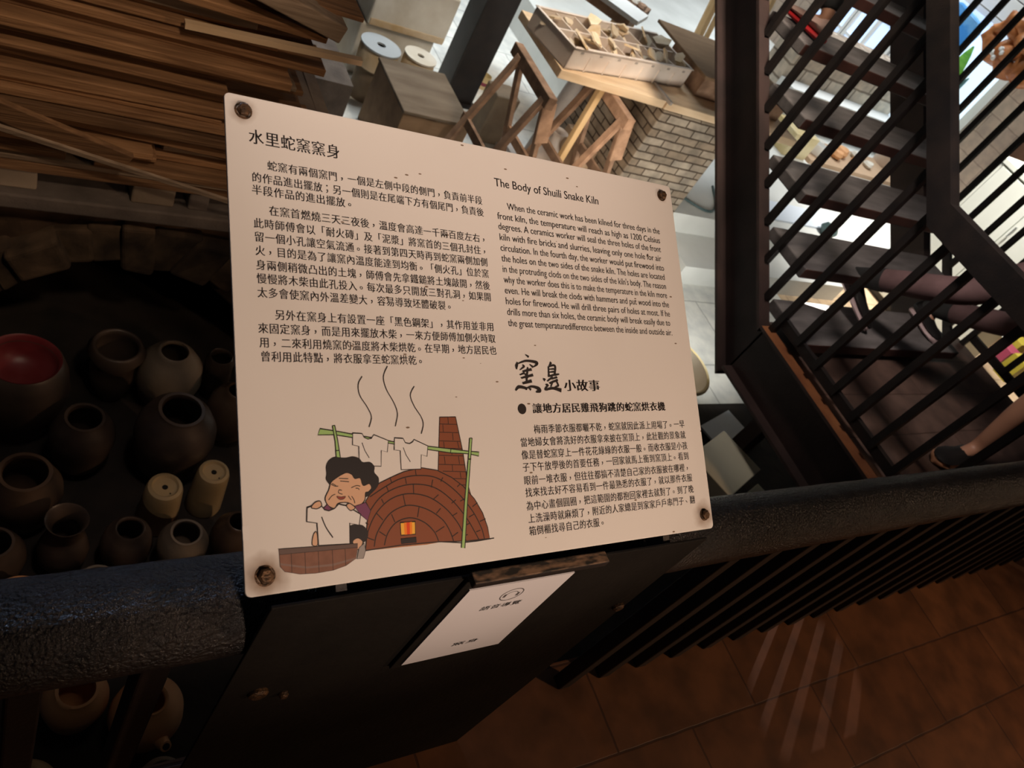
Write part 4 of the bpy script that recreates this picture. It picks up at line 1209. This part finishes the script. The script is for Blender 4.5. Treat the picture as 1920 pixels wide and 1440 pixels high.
# the big bowl with red glaze has the glaze as a part
rb = empty('red_glazed_jar', (0.107, 1.735, -.798), 'wide dark jar with bright red glaze inside, outermost against the kiln', 'pot', PT)
b = MB().lathe([(0, 0), (.075, 0), (.105, .09), (.125, .20), (.118, .28), (.104, .325), (.098, .332), (.092, .325), (.088, .31)], (0.107, 1.735, -.798), 40, wob=.03)
b.build('jar_body', 'glaze_dark', rb, smooth=True, angle=70)
b = MB().lathe([(.0985, .3335), (.092, .328), (.086, .30), (.080, .27), (.05, .25), (0, .245)], (0.107, 1.735, -.798), 40, wob=.03)
b.build('glaze_pool', 'redglaze', rb, smooth=True, angle=70)
pot('stoneware_jar', .375, 1.865, .064, .074, .26, 'glaze_dark', 'wide mouthed dark jar behind the pale round jar', 'jar')
pot('stoneware_jar', .546, 1.835, .042, .108, .27, 'bisque', 'pale round jar with small mouth, back of the group', 'globe')
pot('stoneware_jar', .712, 1.86, .034, .052, .22, 'glaze_dark', 'small dark collared jar at the back, by the sign edge', 'jar')
pot('stoneware_jar', .735, 1.675, .033, .088, .26, 'glaze_brown', 'brown round jar half hidden by the sign edge', 'globe')
pot('stoneware_jar', .520, 1.535, .056, .122, .34, 'glaze_dark', 'largest dark jar, wide rimmed, in the middle of the group', 'shoulder')
pot('stoneware_jar', .262, 1.570, .045, .092, .26, 'glaze_dark', 'squat dark jar between the red glazed jar and the largest jar', 'shoulder')
pot('stoneware_jar', -.015, 1.535, .030, .052, .25, 'bisque', 'pale narrow jar at the outer edge below the red glazed jar', 'jar')
pot('stoneware_jar', .105, 1.385, .054, .098, .26, 'glaze_brown', 'wide brown jar with open mouth and a shiny shoulder', 'shoulder')
pot('stoneware_jar', .030, 1.195, .040, .078, .22, 'glaze_dark', 'grey jar at the outer edge in front of the wide brown jar', 'shoulder')
pot('flared_vase', .199, 1.222, .050, .066, .26, 'glaze_dark', 'dark vase with a flared trumpet neck', 'flared')
pot('stoneware_jar', .362, 1.212, .034, .072, .20, 'glaze_dark', 'low dark jar between the flared vase and the pale rimmed jar', 'jar')
pot('stoneware_jar', .512, 1.180, .037, .074, .20, 'bisque', 'pale rimmed brown jar in front of the cream flowerpots', 'shoulder')
pot('stoneware_jar', .672, 1.200, .030, .072, .20, 'glaze_brown', 'glossy brown jar beside the sign edge, near the railing', 'globe')
pot('stoneware_jar', .085, 1.035, .046, .078, .22, 'terracotta', 'pale orange rimmed jar just above the handrail', 'shoulder')
pot('stoneware_jar', .268, 1.062, .037, .070, .20, 'bisque', 'grey ring mouthed jar just above the handrail', 'shoulder')
pot('stoneware_jar', .600, 1.045, .030, .060, .20, 'bisque', 'small pale jar peeping over the handrail beside the sign', 'jar')
pot('terracotta_bowl', .205, .775, .040, .078, .19, 'terracotta', 'orange terracotta bowl seen below the handrail', 'shoulder')
pot('stoneware_jar', .082, .570, .036, .078, .22, 'cream_pot', 'yellowish jar lowest under the handrail', 'shoulder')
pot('stoneware_jar', .375, .520, .033, .060, .20, 'bisque', 'grey jar under the handrail beside the pedestal', 'jar')
# spouted pot below the handrail
sp = empty('spouted_pot', (0.366, 0.704, -.798), 'round orange pot with a short spout, below the handrail', 'pot', PT)
b = MB().lathe([(0, 0), (.05, 0), (.082, .05), (.092, .11), (.085, .16), (.06, .195), (.044, .205), (.040, .215), (.034, .212), (.034, .19), (.07, .12), (.04, .02), (0, .015)], (.366, .704, -.798), 40)
b.build('pot_body', 'terracotta', sp, smooth=True, angle=70)
b = MB().tube([(.385, .640, -.68), (.392, .610, -.655), (.396, .596, -.640)], [.022, .017, .014], 16); b.build('spout', 'terracotta', sp, smooth=True)
b = MB().lathe([(0, 0), (.009, 0), (.009, .002), (0, .002)], (.3962, .5955, -.6395), 12, axis=(.1, -.35, .4)); b.build('spout_hole', 'hole', sp)
for (x, y, r, lab) in ((.471, 1.344, .055, 'cream upturned flowerpot with brown dipped side, standing among the jars'), (.622, 1.388, .051, 'cream upturned flowerpot nearest the sign edge, single drain hole')):
    fp = empty('upturned_flowerpot', (x, y, -.798), lab, 'flowerpot', 'upturned flowerpots among the jars')
    MB().lathe([(r * 1.10, 0), (r * 1.14, .01), (r * 1.10, .06), (r * 1.02, .15), (r * .98, .185), (r * .90, .199), (r * .72, .203), (r * .62, .196), (0, .195)], (x, y, -.798), 36).build('pot_body', 'cream_pot', fp, smooth=True, angle=50)
    if r > .053:
        # glaze dipped band: a thin shell over the lower outer side
        band = MB(); n = 36; vs = []
        for i in range(n + 1):
            t = pi * .95 + pi * 1.05 * i / n
            zt_ = .145 - .09 * (i / n) ** 1.5
            for zz in (.004, zt_ * .5, zt_):
                rr2 = r * (1.145 - .115 * zz / .15) + .0012
                vs.append((x + rr2 * cos(t), y + rr2 * sin(t), -.798 + zz))
        band.add(vs, [(3 * i + j, 3 * i + 3 + j, 3 * i + 4 + j, 3 * i + 1 + j) for i in range(n) for j in range(2)])
        band.build('dipped_glaze', 'dipped', fp, smooth=True)
    for (dx, dy, rad) in ((0, 0, .0085), (.012, -.024, .0025)):
        MB().lathe([(0, .0012), (rad, .001), (rad, 0), (0, 0)], (x + dx, y + dy, -.798 + .1955), 16).build('drain_hole', 'hole', fp)

# ------------------------------------------------------------------ beside the kiln: plaster moulds, box, column
col = empty('steel_column', (2.69, 4.5, -.8), 'thick black steel column standing behind the dusty wooden box', 'column', kind='thing')
MB().box((2.60, 4.40, -.8), (2.825, 4.62, 3.3)).build('shaft', 'steel', col, bevel=.01)
MB().box((2.50, 4.36, -.8), (2.85, 4.68, -.785)).build('foot_plate', 'steel', col)
def block(lo, hi, label, seam):
    g = empty('plaster_mould', ((lo[0] + hi[0]) / 2, (lo[1] + hi[1]) / 2, lo[2]), label, 'mould', 'white plaster mould blocks')
    o = MB().box(lo, hi).build('mould_half', 'plaster', g, bevel=.014)
    if seam:
        MB().box((lo[0] + .01, lo[1] - .004, lo[2] + .002), (hi[0] - .01, lo[1] + .05, lo[2] + .045)).build('dirty_lower_edge', 'plasterwarm', g, bevel=.004)
    return g
block((1.905, 4.46, -.8), (2.41, 4.95, -.452), 'lower big plaster mould block carrying another block', False)
block((1.93, 4.44, -.45), (2.46, 4.98, -.14), 'upper big plaster mould block stacked on another, stained along its seam', True)
block((1.70, 4.75, -.8), (1.89, 5.2, -.50), 'small plaster mould standing in shade left of the big blocks', False)
def disc(x, y, r, h, topm, label):
    g = empty('round_mould', (x, y, -.8), label, 'mould', 'round plaster moulds')
    MB().lathe([(0, 0), (r * .78, 0), (r * .80, h * .62), (0, h * .62)], (x, y, -.8), 32).build('body', 'darkmug', g, smooth=True, angle=40)
    MB().lathe([(0, h * .62), (r * .94, h * .62), (r * .97, h * .9), (r * .9, h * .97), (0, h * .97)], (x, y, -.8), 32).build('collar', 'plasterwarm', g, smooth=True, angle=40)
    MB().lathe([(0, h * .97), (r, h * .97), (r, h), (r * .22, h), (r * .20, h - .012), (0, h - .012)], (x, y, -.8), 32).build('top_disc', topm, g, smooth=True, angle=40)
    MB().lathe([(0, 0), (r * .18, 0), (r * .18, .001), (0, .001)], (x, y, -.8 + h - .0115), 16).build('centre_hole', 'darkmug', g)
disc(1.965, 4.225, .125, .35, 'discblue', 'round mould topped by a pale blue grey disc with a centre hole')
disc(2.235, 4.235, .105, .345, 'plaster', 'round mould topped by a worn white disc, half behind the wooden box')
wb = empty('wooden_box', (2.07, 3.71, -.8), 'dusty closed wooden box in front of the round plaster moulds', 'box')
MB().box((1.862, 3.462, -.8), (2.278, 3.965, -.415)).build('carcass', 'boxwood_dark', wb, bevel=.004)
MB().box((1.855, 3.455, -.4148), (2.285, 3.972, -.395)).build('lid', 'boxwood', wb, bevel=.005)
MB().box((1.22, 3.62, -.8), (1.62, 5.0, -.42)).build('x', 'slab').name = 'low_wall'
tag(bpy.data.objects['low_wall'], 'low dark masonry kerb running back beside the kiln', 'kerb')

# ------------------------------------------------------------------ trestle table with tray of shards
def trestle(x, label):
    g = empty('trestle', (x, 3.17, -.8), label, 'trestle', 'timber trestles under the board')
    MB().beam((x - .005, 2.93, .115), (x + .005, 3.43, .115), .05, .065).build('top_rail', 'trestle', g, bevel=.004)
    for y in (3.0, 3.35):
        for s in (-1, 1):
            MB().beam((x + s * .012, y + s * .014, .12), (x + s * .30, y + s * .014, -.80), .026, .045, up=(0, 1, 0)).build('leg', 'trestle', g, bevel=.003)
    for s in (-1, 1):
        MB().beam((x + s * .14, 2.98, -.30), (x + s * .14, 3.38, -.30), .02, .05).build('cross_bar', 'trestle', g)
    MB().beam((x + .03, 2.985, .09), (x + .10, 2.985, -.13), .012, .075, up=(1, 0, 0)).build('gusset', 'trestle', g)
    return g
trestle(2.29, 'timber trestle with splayed legs under the free end of the tray board')
trestle(2.81, 'timber trestle with splayed legs close to the brick pier')
o = MB().box((2.408, 3.15, .150), (3.155, 3.72, .198)).build('table_board', 'palewood', None, bevel=.003)
tag(o, 'pale table board resting on the trestles beneath the white tray', 'board')
o = MB().box((3.165, 3.145, .150), (4.35, 3.72, .196)).build('table_board', 'palewood', None, bevel=.003)
tag(o, 'second pale board lying on the brick pier beside the stair', 'board')
o = MB().beam((3.158, 3.50, .203), (3.165, 3.12, .203), .018, .018).build('dark_stick', 'metalgrey')
tag(o, 'short dark stick lying over the joint of the two pale boards', 'stick')
pier = MB().box((3.172, 3.142, -.8), (3.788, 3.95, .149)).build('brick_pier', 'pierbrick', None, loc=(3.172 - .05, 3.142 - .05, -.8), bevel=.008)
tag(pier, 'square pier of pale old bricks carrying the second board', 'pier')

tray = empty('compartment_tray', (2.9, 3.4, .198), 'stained white compartment tray full of pottery shards', 'tray')
TU, TV = Vector((.977, .212, 0)), Vector((-.212, .977, 0))
TO = Vector((2.425, 3.165, .199))
TL_, TW_, TH_ = 1.02, .36, .115
def tpt(u, v, z): return TO + TU * u + TV * v + Vector((0, 0, z))
def tbox(mb, u0, u1, v0, v1, z0, z1, mi=0):
    mb.frame(tpt((u0 + u1) / 2, (v0 + v1) / 2, (z0 + z1) / 2), TU, TV, (0, 0, 1), u1 - u0, v1 - v0, z1 - z0, mi)
b = MB()
tbox(b, 0, TL_, 0, TW_, 0, .012)
tbox(b, 0, TL_, 0, .010, .0, TH_); tbox(b, 0, TL_, TW_ - .010, TW_, 0, TH_)
tbox(b, 0, .010, 0, TW_, 0, TH_); tbox(b, TL_ - .010, TL_, 0, TW_, 0, TH_)
b.build('shell', 'tray', tray, bevel=.003)
b = MB()
for i in range(1, 7): tbox(b, TL_ * i / 7 - .004, TL_ * i / 7 + .004, .010, TW_ - .010, .012, TH_ - .006)
tbox(b, .010, TL_ - .010, TW_ / 2 - .005, TW_ / 2 + .005, .012, TH_ - .002)
b.build('dividers', 'tray', tray)
for i in range(1, 7):
    tbox(b := MB(), TL_ * i / 7 - .004, TL_ * i / 7 + .004, -.006, -.0002, .0, TH_ * .72); b.build('rib', 'tray', tray)
for i in range(7):
    tbox(b := MB(), TL_ * (i + .5) / 7 - .012, TL_ * (i + .5) / 7 + .008, -.003, -.0002, TH_ * .80, TH_ * .9); b.build('hand_slot', 'metalgrey', tray)
tbox(b := MB(), -.004, TL_ + .004, -.006, .012, TH_, TH_ + .006)
tbox(b, -.004, TL_ + .004, TW_ - .012, TW_ + .006, TH_, TH_ + .006)
tbox(b, -.006, .012, 0, TW_, TH_, TH_ + .006); tbox(b, TL_ - .012, TL_ + .006, 0, TW_, TH_, TH_ + .006)
b.build('rim', 'tray', tray, bevel=.002)
sr = random.Random(11)
def shard(c, r, th, n=6):
    b = MB()
    ang = sorted(sr.random() * 2 * pi for _ in range(n))
    ang = [2 * pi * i / n + sr.uniform(-.35, .35) for i in range(n)]
    nx = Vector((sr.uniform(-.8, .8), sr.uniform(-.8, .8), 1)).normalized()
    ax = nx.orthogonal().normalized(); ay = nx.cross(ax)
    poly = [(cos(a) * r * sr.uniform(.6, 1.15), sin(a) * r * sr.uniform(.5, 1.0)) for a in ang]
    b.prism(poly, Vector(c), ax, ay, nx, th)
    return b
SH_ = 'pottery shards in the compartments of the tray'
cnt = 0
for i in range(7):
    for j in range(2):
        nsh = 3 if (i < 2 and j == 1) else 4
        for q in range(nsh):
            u = TL_ * (i + .5) / 7 + sr.uniform(-.028, .028); v = TW_ * (j + .5) / 2 + sr.uniform(-.045, .045)
            o = shard(tpt(u, v, .045 + .028 * q), sr.uniform(.040, .070), .010).build('pottery_shard', 'shard', None)
            tag(o, 'buff pottery shard lying in a compartment of the white tray', 'shard', SH_)
crate = empty('wooden_crate', (3.8, 3.65, .197), 'brown wooden crate standing on the second board past the tray', 'crate')
C0 = Vector((3.455, 3.40, .197)); 
MB().box((3.50, 3.33, .197), (4.28, 3.72, .315)).build('carcass', 'trestle', crate, bevel=.004)
MB().frame((3.89, 3.62, .326), (1, 0, 0), (0, 1, 0), (0, 0, 1), .84, .62, .02).build('top_board', 'boxwood_dark', crate, bevel=.004)

# things on the floor below the tray
o = MB().box((2.70, 3.98, -.8), (2.88, 4.16, -.45)).build('clay_block', 'darkmug', None, bevel=.01)
tag(o, 'olive brown upright block behind the legs of the free end trestle', 'block')
for i, (p, q) in enumerate((((2.86, 4.34, -.785), (2.885, 3.80, -.785)), ((2.935, 4.30, -.785), (2.965, 3.85, -.785)))):
    o = MB().beam(p, q, .05, .028).build('floor_batten', 'metalgrey', None, bevel=.003)
    tag(o, ('grey batten lying on the pale floor nearer the column', 'grey batten lying on the pale floor nearer the brick pier')[i], 'batten', 'grey battens on the workshop floor')
cup = empty('painted_cup', (3.03, 4.72, -.8), 'small yellow cup with a pink band on the floor by the column', 'cup')
MB().lathe([(0, 0), (.035, 0), (.045, .06), (.047, .10), (.043, .10), (.04, .05), (0, .012)], (3.03, 4.72, -.8), 24).build('cup_body', 'yellowglaze', cup, smooth=True)
MB().lathe([(.0412, .03), (.0462, .058)], (3.03, 4.72, -.8), 24).build('pink_band', 'pink', cup, smooth=True)
o = MB().tube([(2.98, 3.77, -.8), (3.03, 3.80, -.42), (3.075, 3.82, -.06)], [.055, .052, .050], 14).build('grey_log', 'metalgrey', None, smooth=True)
tag(o, 'grey log leaning upright behind the brown carton', 'log')
o = MB().beam((2.745, 3.20, -.8), (2.740, 3.20, .149), .036, .036).build('pine_post', 'yellowwood', None, bevel=.002)
tag(o, 'yellow pine post propping up the table board next to the pier trestle', 'post')
ct = empty('brown_carton', (3.115, 3.55, -.8), 'brown cardboard carton on the floor between vase and brick pier', 'carton')
MB().frame((3.117, 3.55, -.58), (1, 0, 0), (0, 1, 0), (0, 0, 1), .096, .28, .44).build('carton_body', 'cardboard', ct, bevel=.003)
MB().frame((3.117, 3.55, -.3585), (1, 0, 0), (0, 1, 0), (0, 0, 1), .03, .28, .002).build('tape_strip', 'boxwood_dark', ct)
bv = MB().lathe([(0, 0), (.09, 0), (.128, .05), (.142, .13), (.130, .22), (.085, .315), (.042, .37), (.034, .405), (.040, .435), (.056, .455), (.052, .457), (.030, .43), (.026, .40), (.07, .31), (.115, .2), (.125, .1), (0, .02)], (2.925, 3.54, -.8), 40).build('bottle_vase', 'whitepot', None, loc=(2.925, 3.54, -.8), smooth=True, angle=70)
tag(bv, 'white unglazed bottle vase with a flared lip standing on the floor', 'vase')
bw = MB().lathe([(0, 0), (.05, 0), (.085, .05), (.098, .12), (.095, .18), (.088, .185), (.088, .17), (.085, .10), (.04, .03), (0, .025)], (2.96, 3.235, -.8), 36).build('cream_bowl', 'whitepot', None, loc=(2.96, 3.235, -.8), smooth=True, angle=70)
tag(bw, 'pale clay bowl tucked beside the bottle vase', 'bowl')

# straw glazed basin and boxes on the floor beside the landing
bs = empty('straw_glazed_basin', (3.02, 1.88, -.8), 'wide straw yellow glazed basin beside the landing beam', 'basin')
MB().lathe([(0, 0), (.13, 0), (.17, .06), (.20, .18), (.215, .225), (.225, .235), (.215, .245), (.205, .24)], (3.02, 1.88, -.8), 44).build('outer_wall', 'yellowglaze', bs, smooth=True, angle=70)
MB().lathe([(.204, .2395), (.190, .18), (.15, .07), (.0, .03)], (3.02, 1.88, -.8), 44).build('inner_glaze', 'creamglaze', bs, smooth=True, angle=70)
jg = MB().lathe([(0, 0), (.06, 0), (.085, .06), (.08, .15), (.05, .22), (.038, .26), (.045, .29), (.03, .29), (.03, .24), (0, .2)], (3.17, 2.12, -.8), 32).build('straw_glazed_jug', 'yellowglaze', None, loc=(3.17, 2.12, -.8), smooth=True, angle=70)
tag(jg, 'small straw glazed jar just behind the wide yellow basin', 'jar')
cb = empty('cream_carton', (2.92, 1.22, -.8), 'cream coloured box with a low step, under the edge of the landing', 'box')
MB().frame((2.885, 1.215, -.65), (.93, .37, 0), (-.37, .93, 0), (0, 0, 1), .34, .25, .30).build('box_body', 'creambox', cb, bevel=.004)
MB().frame((3.04, 1.02, -.70), (.93, .37, 0), (-.37, .93, 0), (0, 0, 1), .30, .14, .20).build('low_step', 'creambox', cb, bevel=.004)
o = MB().frame((3.42, 1.55, -.785), (.9, .3, 0), (-.3, .9, 0), (0, 0, 1), .34, .26, .012).build('paper_sheaf', 'sheet', None)
tag(o, 'bluish white sheaf of paper on the floor under the landing', 'paper')
cp = [(3.86, 3.52, -.491), (3.98, 3.34, -.491), (4.15, 3.22, -.491), (4.30, 3.30, -.491), (4.45, 3.55, -.491)]
co = MB().tube([(p.x, p.y, -.491) for p in catmull([(c_[0], c_[1]) for c_ in cp], False, 8)], .009, 10).build('power_cable', 'cable', None, smooth=True)
tag(co, 'slate grey cable curling over the white raised floor beside the pier', 'cable')

# ------------------------------------------------------------------ second bench behind the tray
d = Vector((-.66, .75, 0)); s_ = Vector((.75, .66, 0))
o = MB().frame(Vector((3.36, 3.98, .215)) + d * .55 + s_ * .27, d, s_, (0, 0, 1), 1.1, .26, .03).build('white_board', 'white', None, bevel=.003)
tag(o, 'bright white board on the rear bench behind the tray', 'board')
bn = empty('rear_bench', (3.3, 4.6, -.8), 'rear work bench of rough planks behind the shard tray', 'bench')
cbn = Vector((3.36, 3.98, 0)) + d * .55 + s_ * .43
MB().frame(cbn + Vector((0, 0, .17)), d, s_, (0, 0, 1), 1.0, .56, .055).build('bench_top', 'trestle', bn, bevel=.004)
for a in (-.42, .42):
    for bb in (-.22, .22):
        q = cbn + d * a + s_ * bb
        MB().box((q.x - .03, q.y - .03, -.8), (q.x + .03, q.y + .03, .142)).build('leg', 'yellowwood', bn)
st = random.Random(3)
for i in range(16):
    q = cbn + d * (-.46 + .06 * i) + s_ * (.10 + st.uniform(-.03, .09))
    r = st.uniform(.028, .05)
    dark = i in (2, 7)
    b = MB().lathe([(0, 0), (r * .8, r * .1), (r, r * .5), (r * .75, r * .95), (0, r * 1.1)], q + Vector((0, 0, .198)), 10, wob=.3)
    o = b.build('lump', 'cable' if dark else ('plaster' if i % 3 else 'trestle'), None, smooth=True)
    o.name = 'clay_lump'
    tag(o, 'dark blue grey lump among pale lumps on the rear bench' if dark else ('white lump of dry clay on the rear bench' if i % 3 else 'brown lump of clay on the rear bench'), 'clay lump', 'clay lumps on the rear bench')
rk = empty('drying_rack', (4.0, 6.1, -.8), 'yellow pine drying rack standing far behind the tray', 'rack')
for (x, y) in ((3.90, 6.02), (4.50, 6.35)):
    MB().box((x - .04, y - .04, -.8), (x + .04, y + .04, .75)).build('post', 'yellowwood', rk)
for z in (-.42, .25):
    MB().beam((3.90, 6.02, z), (4.50, 6.35, z), .05, .07).build('rail', 'yellowwood', rk)
for i in range(7):
    x = 4.72 + .10 * i; y = 4.75 + .05 * (i % 3)
    o = MB().beam((x, y, -.5), (x + .12 - .02 * (i % 2), y + .35, .55 + .05 * (i % 4)), .035, .03).build('bamboo_stake', 'yellowwood', None)
    tag(o, 'yellowish wooden stake in the bundle propped behind the wooden crate', 'stake', 'stakes propped behind the crate')

# ------------------------------------------------------------------ seen through the open risers
bk = empty('brick_bench', (7.2, 5.3, -.5), 'low wall of buff bricks with a white ledge seen through the stair', 'brick bench')
MB().box((6.3, 5.2, -.5), (8.19, 5.5, .30)).build('brick_wall', 'farbrick', bk)
MB().box((6.3, 4.98, -.5), (8.19, 5.199, -.15)).build('white_ledge', 'white', bk, bevel=.005)
o = MB().box((5.95, 4.35, -.5), (6.28, 4.66, -.28)).build('yellow_crate', 'yellowglaze', None, bevel=.005)
tag(o, 'straw yellow crate seen through the stair between two treads', 'crate')
o = MB().box((6.32, 4.32, -.5), (7.85, 4.75, -.46)).build('pallet_board', 'cardboard', None)
tag(o, 'tan board on the raised floor seen through the stair', 'board')
wc = MB().lathe([(0, 0), (.06, 0), (.09, .10), (.085, .10), (.055, .01), (0, .008)], (6.5, 4.46, -.458), 4).build('white_dish', 'white', None)
tag(wc, 'square white dish on the tan board seen through the stair', 'dish')
for i, (x, y, r, m_) in enumerate(((6.86, 4.50, .07, 'terracotta'), (7.02, 4.58, .08, 'terracotta'), (7.15, 4.47, .06, 'terracotta'), (7.32, 4.62, .06, 'plaster'), (7.42, 4.50, .055, 'plaster'), (6.75, 4.66, .05, 'plaster'))):
    o = noisy(MB().lathe([(0, 0), (r * .8, r * .1), (r, r * .5), (r * .75, r * .95), (0, r * 1.1)], (x, y, -.456), 14, wob=.2).build('clay_ball', m_, None, smooth=True), .012, 12, i)
    tag(o, ('orange clay ball nearest the white dish', 'largest orange clay ball on the tan board', 'orange clay ball next to the white lumps', 'white lump on the tan board near its outer corner', 'white lump farthest from the dish on the tan board', 'small white lump behind the white dish')[i], 'clay ball', 'clay balls on the tan board')
o = MB().box((4.95, 3.28, -.5), (5.75, 3.52, -.485)).build('white_sheet', 'sheet', None)
tag(o, 'bluish white sheet on the raised floor seen below the treads', 'sheet')
o = noisy(MB().lathe([(0, 0), (.06, .01), (.08, .05), (.05, .09), (0, .1)], (5.55, 3.22, -.5), 16, wob=.2).build('blue_grey_stone', 'cable', None, smooth=True), .015, 14)
tag(o, 'blue grey stone on the raised floor beside the white sheet', 'stone')

# ------------------------------------------------------------------ right hand hall wall
wn = MB()
WX = 8.17
win = empty('window_1', (WX, 5.2, -.2), None, None, kind='structure')
MB().box((WX, 4.50, -.2), (WX + .02, 5.62, 1.05)).build('glass_pane', mat('daylit_window', (0.7, 0.8, 0.9), 0.2, emit=((0.72, 0.86, 1.0), 0.8)), win)
fr = MB()
fr.box((WX - .03, 4.42, -.2), (WX + .02, 4.51, 1.10)); fr.box((WX - .03, 5.61, -.2), (WX + .02, 5.69, 1.10)); fr.box((WX - .03, 4.51, 1.05), (WX + .02, 5.61, 1.10))
fr.build('window_frame', 'white', win)
bd = MB()
for i in range(6): bd.box((WX - .015, 3.9, 1.11 + .20 * i), (WX + .02, 7.6, 1.30 + .20 * i))
structure(bd.build('trim_3', 'white', None, bevel=.004))
win2 = empty('window_2', (WX, 6.2, -.3), None, None, kind='structure')
MB().box((WX, 5.75, -.3), (WX + .02, 6.95, .8)).build('glass_pane', mat('daylit_door_glass', (0.6, 0.7, 0.9), 0.2, emit=((0.52, 0.70, 1.0), 0.85)), win2)
fr = MB()
for y in (5.72, 6.05, 6.36, 6.40, 6.70, 6.95): fr.box((WX - .03, y, -.3), (WX - .001, y + .05, .8))
for z in (-.3, .12, .5, .78): fr.box((WX - .025, 5.75, z), (WX - .0012, 6.98, z + .03))
fr.build('window_frame', 'white', win2)

bl = MB()
pts = [(5.34, 1.02), (5.20, 1.03), (4.98, 1.00), (4.93, .90), (4.96, .72), (5.02, .60), (5.22, .58), (5.40, .66), (5.45, .85)]
bl.prism([(p[0], p[1]) for p in catmull(pts, True, 5)], (7.96, 0, 0), (0, 1, 0), (0, 0, 1), (1, 0, 0), .06)
o = noisy(bl.build('blue_plastic_bag', 'bluebag', None, bevel=.02), .02, 5)
tag(o, 'bright blue plastic bag hanging in front of the far window', 'bag')
pl = empty('broad_leaf_plant', (7.9, 4.72, -.5), 'broad leaved green plant before the far window', 'plant')
lp = random.Random(9)
def leaf(base, tip, w, m_):
    base, tip = Vector(base), Vector(tip)
    b = MB(); n = 8; vs = []
    dd = (tip - base); side = dd.cross(Vector((1, 0, .2))).normalized()
    for i in range(n + 1):
        t = i / n
        c_ = base + dd * t + Vector((-.06 * sin(pi * t), 0, .02 * sin(pi * t)))
        ww = w * (sin(pi * min(1, t * .92 + .06)) ** .8)
        vs += [c_ + side * ww, c_ + Vector((-.012, 0, 0)), c_ - side * ww]
    b.add(vs, [(3 * i + j, 3 * i + j + 1, 3 * i + j + 4, 3 * i + j + 3) for i in range(n) for j in range(2)])
    return b.build('leaf', m_, pl, smooth=True)
for (ba, ti, w_, m_) in (((7.9, 4.66, .18), (7.86, 4.80, .84), .085, 'leaf'), ((7.9, 4.62, .1), (7.85, 4.98, .62), .07, 'leaf'), ((7.92, 4.66, .1), (7.9, 4.62, .62), .05, 'bluegreen'), ((7.9, 4.60, .1), (7.88, 4.66, .74), .035, 'bluegreen'), ((7.9, 4.7, .0), (7.84, 5.12, .42), .07, 'leaf'), ((7.9, 4.6, .0), (7.86, 4.56, .46), .04, 'bluegreen')):
    leaf(ba, ti, w_, m_)
MB().lathe([(0, 0), (.12, 0), (.16, .30), (.15, .31), (.14, .29), (0, .27)], (7.92, 4.68, -.5), 24).build('planter', 'whitepot', pl, smooth=True, angle=50)
MB().tube([(7.92, 4.68, -.22), (7.91, 4.66, .2)], .02, 10).build('stem', 'leaf', pl)
cv = empty('carved_root_ornament', (7.6, 4.32, .86), 'orange carved root ornament with white beads hanging by the far window', 'ornament')
o = MB()
for (y, z, r, t) in ((4.42, 1.06, .17, .06), (4.24, 1.00, .15, .06), (4.14, 1.18, .16, .06), (4.34, 1.20, .13, .06), (4.04, 1.00, .13, .05)):
    o.tube([(7.6 + .03 * sin(3 * a), y + r * cos(a), z + r * 0.85 * sin(a)) for a in [2 * pi * i / 22 for i in range(23)]], t, 10, cap=False)
noisy(o.build('carved_body', 'carved', cv, smooth=True), .07, 8)
for (y, z) in ((4.36, .985), (4.33, .965), (4.40, .93), (4.36, .905)):
    MB().lathe([(0, -.028), (.02, -.02), (.028, 0), (.02, .02), (0, .028)], (7.52, y, z), 14).build('bead', 'white', cv, smooth=True)
MB().tube([(7.6, 4.32, 1.3), (7.6, 4.32, 3.0)], .006, 6).build('hanging_cord', 'cable', cv)

cbt = empty('ivory_cabinet', (6.5, 2.55, -.8), 'tall ivory cabinet with plain doors and chrome handles past the landing', 'cabinet')
MB().box((6.31, 2.10, -.74), (6.75, 3.015, .565)).build('carcass', 'cabinet', cbt)
MB().box((6.33, 2.12, -.80), (6.73, 3.0, -.74)).build('plinth', 'steel', cbt)
MB().box((6.29, 2.09, .5655), (6.77, 3.025, .605)).build('top', 'cabinet', cbt, bevel=.003)
for i, (ya, yb) in enumerate(((2.105, 2.545), (2.552, 2.955))):
    dr = MB().box((6.292, ya, -.73), (6.309, yb, .55)).build('door', 'cabinet', cbt, bevel=.002)
    yh = 2.515 if i == 0 else 2.64
    MB().tube([(6.289, yh, .24), (6.275, yh, .24), (6.275, yh, .33), (6.289, yh, .33)], .006, 8).build('handle', 'chrome', dr)
MB().box((6.296, 2.96, -.73), (6.309, 3.013, .56)).build('side_stile', 'cabinet', cbt)
so = empty('socket_box', (7.98, 3.86, .0), 'small cream socket box on the brown panelling behind the cabinet', 'socket box')
MB().box((7.93, 3.50, .10), (7.999, 3.78, .32)).build('cover', 'yellowglaze', so, bevel=.006)
MB().box((7.925, 3.60, .17), (7.9295, 3.67, .25)).build('socket', 'hole', so)
o = MB().lathe([(0, -.05), (.035, -.035), (.05, 0), (.035, .035), (0, .05)], (7.94, 3.62, -.12), 20).build('steel_ball', 'chrome', None, smooth=True)
o.name = 'chrome_knob'; tag(o, 'round chrome knob on the brown panelling beside the cabinet', 'knob')
for i, (x, y, m_, nm_) in enumerate(((7.55, 2.22, 'pink', 'pink'), (7.75, 2.28, 'yellow', 'yellow'), (7.62, 2.42, 'white', 'white'), (7.45, 2.04, 'yellow', 'small yellow'), (7.9, 2.42, 'pink', 'deep pink'))):
    o = MB().box((x - .09, y - .07, -.8), (x + .09, y + .07, -.62 + .05 * (i % 2))).build('carton', m_, None, bevel=.003)
    tag(o, nm_ + ' carton in the cluster on the hall floor past the landing railing', 'carton', 'bright cartons past the landing railing')
